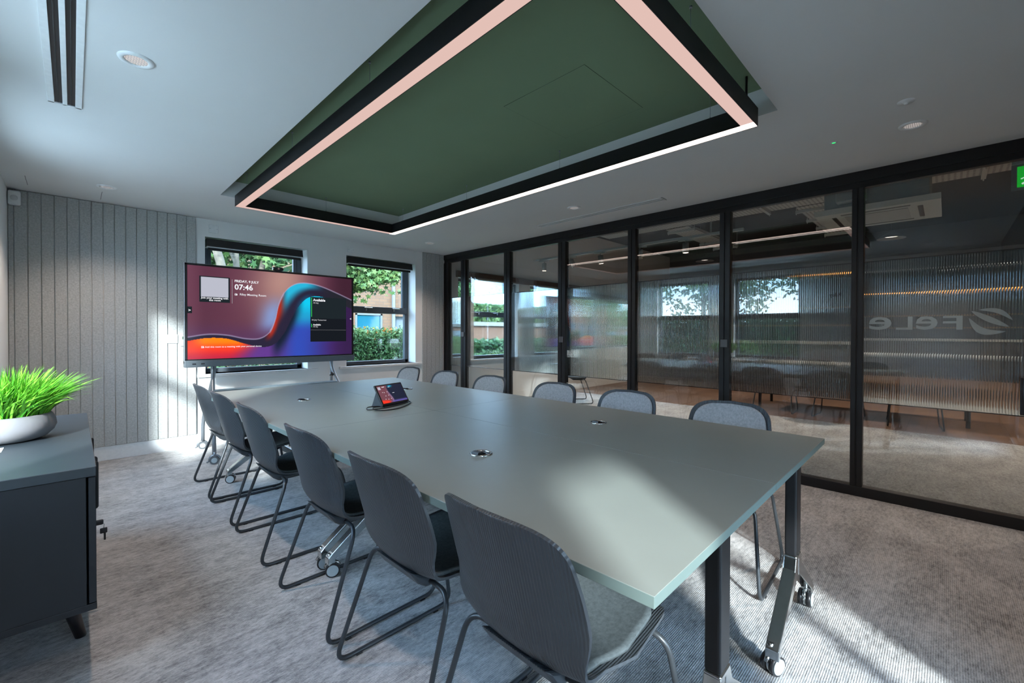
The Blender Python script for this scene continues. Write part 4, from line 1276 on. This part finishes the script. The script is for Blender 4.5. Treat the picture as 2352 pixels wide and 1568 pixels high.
# spotlight track
tr = empty('spotlight_track', (6.05, 3.65, 2.52)); tag(tr, 'white ceiling track in the office carrying cylindrical spotlights', 'lighting track')
b = MB(); b.box(-.02, .02, -1.80, 1.80, 0, .035, .002); b.build('rail', tray_mat, tr)
b = MB()
for y in (-1.4, -.2, 1.2): b.cyl((0, y, .03), (0, y, OH - 2.52), .003, 6)
b.build('suspension_wire', tray_mat, tr)
spot_e = emis('spot_glow', (1.0, 0.72, 0.58), 4.0)
spl = []
for k, (dy, tilt_, on) in enumerate(((1.55, 0, 1), (.95, .5, 0), (.35, .12, 1), (-.35, 0, 0), (-1.05, .0, 1))):
    s = empty('track_spotlight', (6.05, 3.65 + dy, 2.515))
    lb = ['white cylinder spotlight at the far end of the track, lit', 'white cylinder spotlight tilted on the track, unlit', 'white cylinder spotlight glowing in the middle of the track', 'white upright spotlight second from the near end of the track', 'white cylinder spotlight at the near end of the track, lit'][k]
    tag(s, lb, 'spotlight', 'spotlights on the office track')
    s.rotation_euler = (0, 0, .3)
    b = MB(); b.box(-.016, .016, -.10, .10, -.02, 0, .002); b.cyl((0, 0, -.02), (0, 0, -.055), .008, 10); b.build('adaptor', tray_mat, s)
    d = Vector((math.sin(tilt_) * .7, math.sin(tilt_) * -.7, -math.cos(tilt_))).normalized()
    c0 = Vector((0, 0, -.05)); c1 = c0 + d * .135
    b = MB(); b.cyl(c0, c1, .042, 28); b.build('body', tray_mat, s)
    b = MB(); b.cyl(c1 - d * .002, c1 + d * .001, .036, 24); b.build('lamp', spot_e if on else mat('spot_off', (0.3, 0.3, 0.3), 0.3) if 'spot_off' not in bpy.data.materials or on else bpy.data.materials['spot_off'], s)
    if on:
        ld = bpy.data.lights.new('track_lamp', 'SPOT'); ld.energy = 110; ld.spot_size = math.radians(95); ld.spot_blend = .6; ld.color = (1.0, .80, .66); ld.shadow_soft_size = .03
        lo = bpy.data.objects.new('lamp_light', ld); COL.objects.link(lo); lo.parent = s; lo.location = c1 + d * .01
# office lamps
off_e = emis('office_lamp_glow', (1.0, 0.80, 0.68), 3.0)
for k, (x, y, lb) in enumerate(((6.1, -1.6, 'round pendant dish lamp in the office nearest the exit sign'), (8.6, .6, 'round pendant dish lamp deep in the office beyond the cassette unit'), (8.6, -1.8, 'round pendant dish lamp deep in the office on the right'), (8.8, 3.4, 'round pendant dish lamp deep in the office on the left'))):
    s = empty('dish_pendant', (x, y, 2.62)); tag(s, lb, 'pendant light', 'round dish pendants in the office')
    b = MB(); b.lathe([(.0005, .10), (.03, .10), (.10, .06), (.17, .0), (.165, .0), (.09, .05), (.0005, .06)], (0, 0, 0), 30); b.cyl((0, 0, .09), (0, 0, OH - 2.62), .004, 6); b.build('shade', office_wall, s)
    b = MB(); b.lathe([(.0005, .03), (.06, .032), (.10, .035)], (0, 0, 0), 24); b.build('diffuser', off_e, s)
    ld = bpy.data.lights.new('office_lamp', 'SPOT'); ld.energy = 220; ld.spot_size = math.radians(140); ld.spot_blend = .7; ld.color = (1.0, .78, .64); ld.shadow_soft_size = .08
    lo = bpy.data.objects.new('lamp_light', ld); COL.objects.link(lo); lo.parent = s; lo.location = (0, 0, .015)
# orange strip light on back counter
b = MB(); b.box(9.98, 10.0, -2.9, .35, 2.30, 2.325)
tag(b.build('strip_light', emis('orange_strip', (1.0, .32, .06), 3.5)), 'long orange light strip on the back counter canopy in the office', 'strip light')
r = empty('back_counter', (10.4, -.5, 0)); tag(r, 'long dark office counter with shelves and canopy behind the reeded glass', 'counter')
b = MB(); b.box(-.35, .35, -2.5, 2.5, 0, 1.0, .01); b.build('body', mat('walnut', (0.032, 0.020, 0.015), 0.5), r)
b = MB(); b.box(-.42, .40, -2.55, 2.55, 1.0, 1.05, .005); b.build('worktop', mat('pale_top', (0.30, 0.29, 0.27), 0.4), r)
b = MB(); b.box(-.40, .45, -2.5, 2.5, 2.32, 2.55, .01); b.build('canopy', office_wall, r)
for z in (1.35, 1.70):
    b = MB(); b.box(.10, .42, -2.4, 2.4, z, z + .03); b.build('shelf', mat('shelf_oak', (0.30, 0.19, 0.11), 0.5) if 'shelf_oak' not in bpy.data.materials else bpy.data.materials['shelf_oak'], r)
# office table with chairs and a low partition block
r = empty('office_table', (8.4, 1.0, 0)); tag(r, 'pale long office table standing on the wood floor behind the glass', 'table')
b = MB(); b.box(-.4, .4, -1.3, 1.3, .71, .74, .004); b.build('tabletop', mat('pale_table', (0.5, 0.5, 0.48), 0.4), r)
for sx in (-1, 1):
    for sy in (-1, 1):
        b = MB(); b.cyl((sx * .34, sy * 1.2, 0), (sx * .34, sy * 1.2, .71), .022, 12); b.build('leg', black_frame, r)
oc = make_chair(pad_shaded)
for i, (x, y, rz, lb) in enumerate(((7.75, .3, .1, 'office chair on the near side of the pale office table, right end'), (7.75, 1.1, -.05, 'office chair on the near side of the pale office table, middle'), (7.75, 1.9, .05, 'office chair on the near side of the pale office table, left end'), (6.2, 4.6, 2.4, 'lone office chair behind the glass near the office window'))):
    c = oc if i == 0 else copy_thing(oc)
    c.location = (x, y, 0); c.rotation_euler = (0, 0, rz)
    tag(c, lb, 'chair', 'chairs in the office')
# exit sign
ex_ = empty('exit_sign', (6.0, -.62, 2.60)); tag(ex_, 'green running man exit sign hanging in the office at the right edge', 'exit sign')
b = MB(); b.box(-.004, .004, -.22, .22, -.10, .13, .001); b.build('panel', mat('clear_panel', (0.25, 0.27, 0.28), 0.2), ex_)
b = MB(); b.box(-.006, -.0045, -.185, .185, -.075, .110); b.build('green_field', emis('exit_green', (0.0, 0.33, 0.015), 1.0), ex_)
b = MB(); wx = -.0075
def EB(y0, y1, z0, z1, rot=0):
    b.box(wx, wx + .001, y0, y1, z0, z1, 0, rot=Matrix.Rotation(rot, 3, 'X') if rot else None)
EB(.075, .082, -.06, .09); EB(.0, .075, .083, .09); EB(.0, .007, -.06, .09)
b.lathe([(.0002, 0), (.014, 0)], (wx, .125, .055), 16, 'x'); EB(.10, .14, -.005, .038, .3); EB(.075, .125, .012, .022, .5); EB(.13, .165, .0, .010, -.5); EB(.085, .125, -.025, -.012, .6); EB(.12, .16, -.045, -.030, -.6); EB(-.15, -.05, .0, .016); 
b.build('pictogram', emis('exit_white', (0.6, 0.7, 0.6), 1.0), ex_)
b = MB(); b.box(-.02, .02, -.22, .22, .13, .19, .003); b.cyl((0, -.15, .19), (0, -.15, OH - 2.60), .004, 6); b.cyl((0, .15, .19), (0, .15, OH - 2.60), .004, 6); b.build('hanger', tray_mat, ex_)

# ------------------------------------------------------------------ outside
b = MB(); b.box(-40, 60, YF + WT, 60, -.45, -.30); b.box(-40, XL - .18, -40, YF + WT, -.45, -.30)
b.box(XL - .18, 40, -40, OYN - .2, -.45, -.30)
tag(b.build('ground_lawn', lawn), kind='structure')
b = MB(); b.box(-7.0, XL - .19, -9, YF + 5, -.32, -.12); b.box(XL - .18, 6, -9, YN - .35, -.32, -.12)  # unseen pale ground, added to bounce sky light up onto the ceiling
tag(b.build('ground_bounce_added', mat('pale_bounce_ground', (0.47, 0.47, 0.45), 0.9)), kind='structure')
def leaves(mb, n, fn, size, rnd, maple=False):
    bm = mb.bm
    for k in range(n):
        p = fn(rnd)
        if p is None: continue
        s = size * rnd.uniform(.6, 1.3)
        a = Vector((rnd.gauss(0, 1), rnd.gauss(0, 1), rnd.gauss(0, 1))).normalized()
        c = a.cross(Vector((rnd.gauss(0, 1), rnd.gauss(0, 1), rnd.gauss(0, 1)))).normalized()
        if maple:
            pts = []
            for i in range(10):
                an = 2 * math.pi * i / 10; rr = s * (1.0 if i % 2 == 0 else .45)
                pts.append(p + a * math.cos(an) * rr + c * math.sin(an) * rr)
            bm.faces.new([bm.verts.new(q) for q in pts])
        else:
            bm.faces.new([bm.verts.new(q) for q in (p - a * s, p - c * s * .5, p + a * s, p + c * s * .5)])
def tree(x, y, h, r_, cz, n, size, lm, label, trunks=None, tr_r=.12, cat='tree', maple=False, squash=.8, fy=0.0):
    t = empty('tree', (x, y, -.30)); tag(t, label, cat, 'trees outside the windows')
    b = MB()
    for (pts, rr) in (trunks or [([(0, 0, 0), (.1, .05, h * .4), (.0, .1, h * .8)], tr_r)]):
        bp = bez(pts, 14)
        b.tube(bp, rr, 12, True, [rr * (1 - .45 * i / 14) for i in range(15)])
    b.build('trunk', bark, t)
    rnd = random.Random(int(abs(x * 31 + y * 17)) + n)
    blobs = [(Vector((rnd.uniform(-.7, .7) * r_, rnd.uniform(-.7, .7) * r_ + fy, cz + rnd.uniform(-.6, .6) * r_ * squash)), r_ * rnd.uniform(.35, .6)) for _ in range(14)]
    def fn(rd):
        c, q = rd.choice(blobs)
        d = Vector((rd.gauss(0, 1), rd.gauss(0, 1), rd.gauss(0, 1))).normalized() * q * rd.uniform(.55, 1.0)
        return c + d
    b = MB(); leaves(b, n, fn, size, rnd, maple); b.build('foliage', lm, t, fix=False)
    return t
# trunks seen through the left window (directions computed for y about 9)
tree(1.75, 8.6, 6, 2.3, 4.2, 3000, .085, leaf_bright, 'pale double trunk tree right behind the left window', [([(0.22, 0, 0), (.14, 0, 1.6), (-.04, 0, 2.8), (-.6, 0, 4.6)], .095), ([(-.06, .1, 0), (-.10, .1, 1.8), (-.19, .1, 2.8), (-.5, .1, 4.4)], .055)], maple=True, fy=2.2)
tree(2.12, 9.2, 6, 2.0, 4.0, 3400, .08, leaf_bright, 'forked tree with light green leaves behind the left window', [([(0, 0, 0), (.0, 0, 2.0), (-.02, 0, 3.0), (-.1, 0, 4.2)], .07), ([(.02, 0, 1.8), (.05, 0, 2.5), (-.25, 0, 3.3), (-.6, 0, 4.2)], .035)], maple=True, fy=1.8)
tree(2.62, 9.9, 6, 2.0, 3.6, 5000, .085, leaf_dark, 'slanting trunk tree with dark green leaves at the right of the left window', [([(-.1, 0, 0), (-.02, 0, 1.8), (.10, 0, 2.8), (.5, 0, 4.4)], .08)], maple=True, fy=1.2)
# overhanging maple branch in the right window
def branch_tree():
    t = empty('tree', (6.6, 11.4, -.30)); tag(t, 'maple tree whose branches hang across the top of the right window', 'tree', 'trees outside the windows')
    b = MB(); b.tube(bez([(1.9, .3, 0), (1.8, .3, 2.4), (1.4, .2, 4.0), (.2, 0, 5.2)], 14), .16, 12); b.tube(bez([(1.6, .2, 3.4), (.5, 0, 3.9), (-.7, -.2, 3.3)], 10), .05, 8); b.tube(bez([(1.4, .2, 4.0), (.2, 0, 3.7), (-.2, -.2, 2.9)], 10), .03, 8); b.build('trunk', bark, t)
    rnd = random.Random(5)
    def fn(rd):
        x = rd.uniform(-1.9, 1.6)
        z = 3.0 + abs(rd.gauss(0, .75))
        lim = (2.95 if rd.random() > .08 else 2.6) + .25 * math.sin(x * 2.7 + 1) + .12 * math.sin(x * 7)
        z = lim + abs(rd.gauss(0, .60))
        return Vector((x, rd.uniform(-.5, .6), z))
    b = MB(); leaves(b, 5200, fn, .085, rnd, True); b.build('foliage', leaf_bright, t, fix=False)
branch_tree()
# flowering hedge in front of the brick building
def hedge(x0, x1, y0, y1, z1, n, nfl, lm, label, sz=.035, name='hedge', z0=-.30):
    t = empty(name, ((x0 + x1) / 2, (y0 + y1) / 2, z0)); tag(t, label, 'hedge')
    rnd = random.Random(int(x0 * 10 + n)); w_, l_ = (x1 - x0) / 2, (y1 - y0) / 2; hh = z1 - z0
    def fn(rd):
        f = rd.random(); zz = hh * (rd.random() ** .7)
        if f < .5: return Vector((rd.uniform(-w_, w_), -l_ + abs(rd.gauss(0, .12)), zz))
        if f < .8: return Vector((rd.uniform(-w_, w_), rd.uniform(-l_, l_), hh + rd.gauss(0, .05) + .06 * math.sin(6 * rd.random())))
        return Vector((rd.choice((-1, 1)) * (w_ - abs(rd.gauss(0, .1))), rd.uniform(-l_, l_), zz))
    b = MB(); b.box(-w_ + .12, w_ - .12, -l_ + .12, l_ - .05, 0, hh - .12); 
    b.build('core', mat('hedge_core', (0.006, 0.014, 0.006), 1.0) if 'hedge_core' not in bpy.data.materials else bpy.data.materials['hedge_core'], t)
    b = MB(); leaves(b, n, fn, sz, rnd); b.build('foliage', lm, t, fix=False)
    if nfl:
        b = MB()
        def ff(rd): return Vector((rd.uniform(-w_, w_), rd.uniform(-l_, l_ * .2), hh + rd.gauss(-.02, .09)))
        leaves(b, nfl, ff, .034, rnd, True); b.build('flowers', orange_fl, t, fix=False)
hedge(3.2, 6.6, 8.6, 9.6, 1.15, 26000, 420, leaf_hedge, 'green hedge dotted with orange flowers outside the right window')
hedge(0.2, 3.1, 8.2, 8.8, .55, 9000, 120, leaf_hedge, 'low flowering hedge outside the window behind the screen')
# brick building
bd = empty('brick_building', (9.5, 20.0, -.30)); tag(bd, 'buff brick building with blue tinted window beyond the hedge', 'building')
def bbox(mb, x0, x1, z0, z1, y0=0, y1=6): mb.box(x0 - 9.5, x1 - 9.5, y0, y1, z0 + .30, z1 + .30)
b = MB()
wx0, wx1, wz0, wz1 = 9.50, 10.90, 1.12, 2.10
bbox(b, 3.0, wx0, -.3, 7.0); bbox(b, wx1, 11.60, -.3, 7.0); bbox(b, wx0, wx1, -.3, wz0); bbox(b, wx0, wx1, wz1, 7.0); bbox(b, 11.6, 12.9, 2.0, 7.0); 
b.build('wall', brick_mat(), bd)
fr = MB()
for (x0, x1, z0, z1) in ((wx0, wx0 + .09, wz0, wz1), (wx1 - .09, wx1, wz0, wz1), (wx0, wx1, wz0, wz0 + .08), (wx0, wx1, wz1 - .08, wz1)): bbox(fr, x0, x1, z0, z1, -.02, .1)
f_ = fr.build('window', mat('pvc_frame', (0.09, 0.11, 0.12), 0.5), bd)
b = MB(); bbox(b, wx0 + .08, wx1 - .08, wz0 + .08, wz1 - .08, .04, .06); b.build('pane', mat('blue_glass', (0.008, 0.075, 0.11), 0.1), f_)
b = MB(); bbox(b, 11.60, 12.9, -.3, 2.0, .3, .4); b.build('roller_door', mat('pale_cladding', (0.09, 0.12, 0.14), 0.5), bd)
b = MB(); bbox(b, 11.42, 11.56, -.3, 7.0, -.12, -.02); b.build('downpipe', mat('white_pipe', (0.12, 0.14, 0.15), 0.5), bd)
# landscape seen from office windows and mirrored from the left windows
hedge(-34, 2.6, 26, 28, 3.3, 14000, 0, leaf_bright, 'tall tree belt far beyond the window behind the screen', .26)
hedge(-26, -1.5, 15, 16, .75, 9000, 0, leaf_dark, 'long low dark hedge on the lawn beyond the screen window', .12)
lo2 = empty('low_building', (-12, 21, -.30)); tag(lo2, 'low orange brick building on the left beyond the screen window', 'building')
b = MB(); b.box(-10, 10, 0, 2, 0, 1.9); b.build('wall', mat('orange_brick_wall', (0.10, 0.05, 0.03), 0.9), lo2)
b = MB(); b.box(-10.2, 10.2, -.2, 2.2, 1.9, 2.15); b.build('fascia', mat('light_fascia', (0.12, 0.12, 0.11), 0.7), lo2)
tree(19, 27.8, 6, 2.6, 4.2, 5000, .14, leaf_dark, 'dark tree behind the office window, right side')
tree(12.6, 15.0, 5, 2.0, 3.0, 4200, .13, leaf_dark, 'small dark tree behind the office window, left side')
tree(29, 28, 7, 3.0, 5.0, 5200, .15, leaf_dark, 'tall dark tree behind the office window at the far right')
hedge(13.5, 34, 17, 18, .75, 12000, 0, leaf_hedge, 'long clipped hedge behind the office windows', .12)
tree(-9.5, 2.6, 6, 2.1, 3.7, 5200, .10, leaf_dark, 'dark tree outside the left wall opposite the table')
tree(-10.5, 7.2, 6, 2.4, 4.0, 5200, .11, leaf_bright, 'light green tree outside the left wall toward the screen end')
tree(-11.5, -2.5, 6, 2.4, 4.0, 4200, .11, leaf_bright, 'light green tree outside the left wall behind the camera')
hedge(-11.6, -10.2, -8, 13, 1.75, 16000, 0, leaf_dark, 'long tall dark hedge on the lawn outside the left windows', .09)
for (y, lb) in ((1.2, 'round green bush on the lawn outside the left window, nearest the camera'), (2.9, 'round green bush on the lawn outside the left windows, middle one'), (5.2, 'round green bush on the lawn outside the left window, nearest the screen')):
    t = empty('bush', (-8.6, y, -.30)); tag(t, lb, 'bush', 'round bushes on the lawn')
    rnd = random.Random(int(y * 10))
    b = MB(); leaves(b, 2600, lambda rd: Vector((0, 0, .65)) + Vector((rd.gauss(0, 1), rd.gauss(0, 1), rd.gauss(0, 1))).normalized() * rd.uniform(.4, .62), .05, rnd); b.build('foliage', leaf_bright, t, fix=False)
    b = MB(); b.tube([(0, 0, 0), (.02, 0, .3), (0, 0, .6)], .04, 8); b.build('stem', bark, t)
hedge(13.4, 48, 34, 36, 5.0, 9000, 0, leaf_hedge, 'tall pale green tree belt far behind the office windows', .30)
low = empty('low_building', (26, 21, -.30)); tag(low, 'low orange brick building far behind the office windows', 'building')
b = MB(); b.box(-12, 10, 0, 2, 0, 1.9); b.build('wall', mat('orange_brick', (0.075, 0.036, 0.022), 0.9), low)
b = MB(); b.box(-12.2, 10.2, -.2, 2.2, 1.9, 2.15); b.build('fascia', mat('pale_fascia', (0.06, 0.06, 0.056), 0.7), low)
for k in range(5):
    b = MB(); b.box(-10 + k * 4, -8 + k * 4, -.03, .05, .8, 1.6); b.build('window', bpy.data.materials['blue_glass'], low)
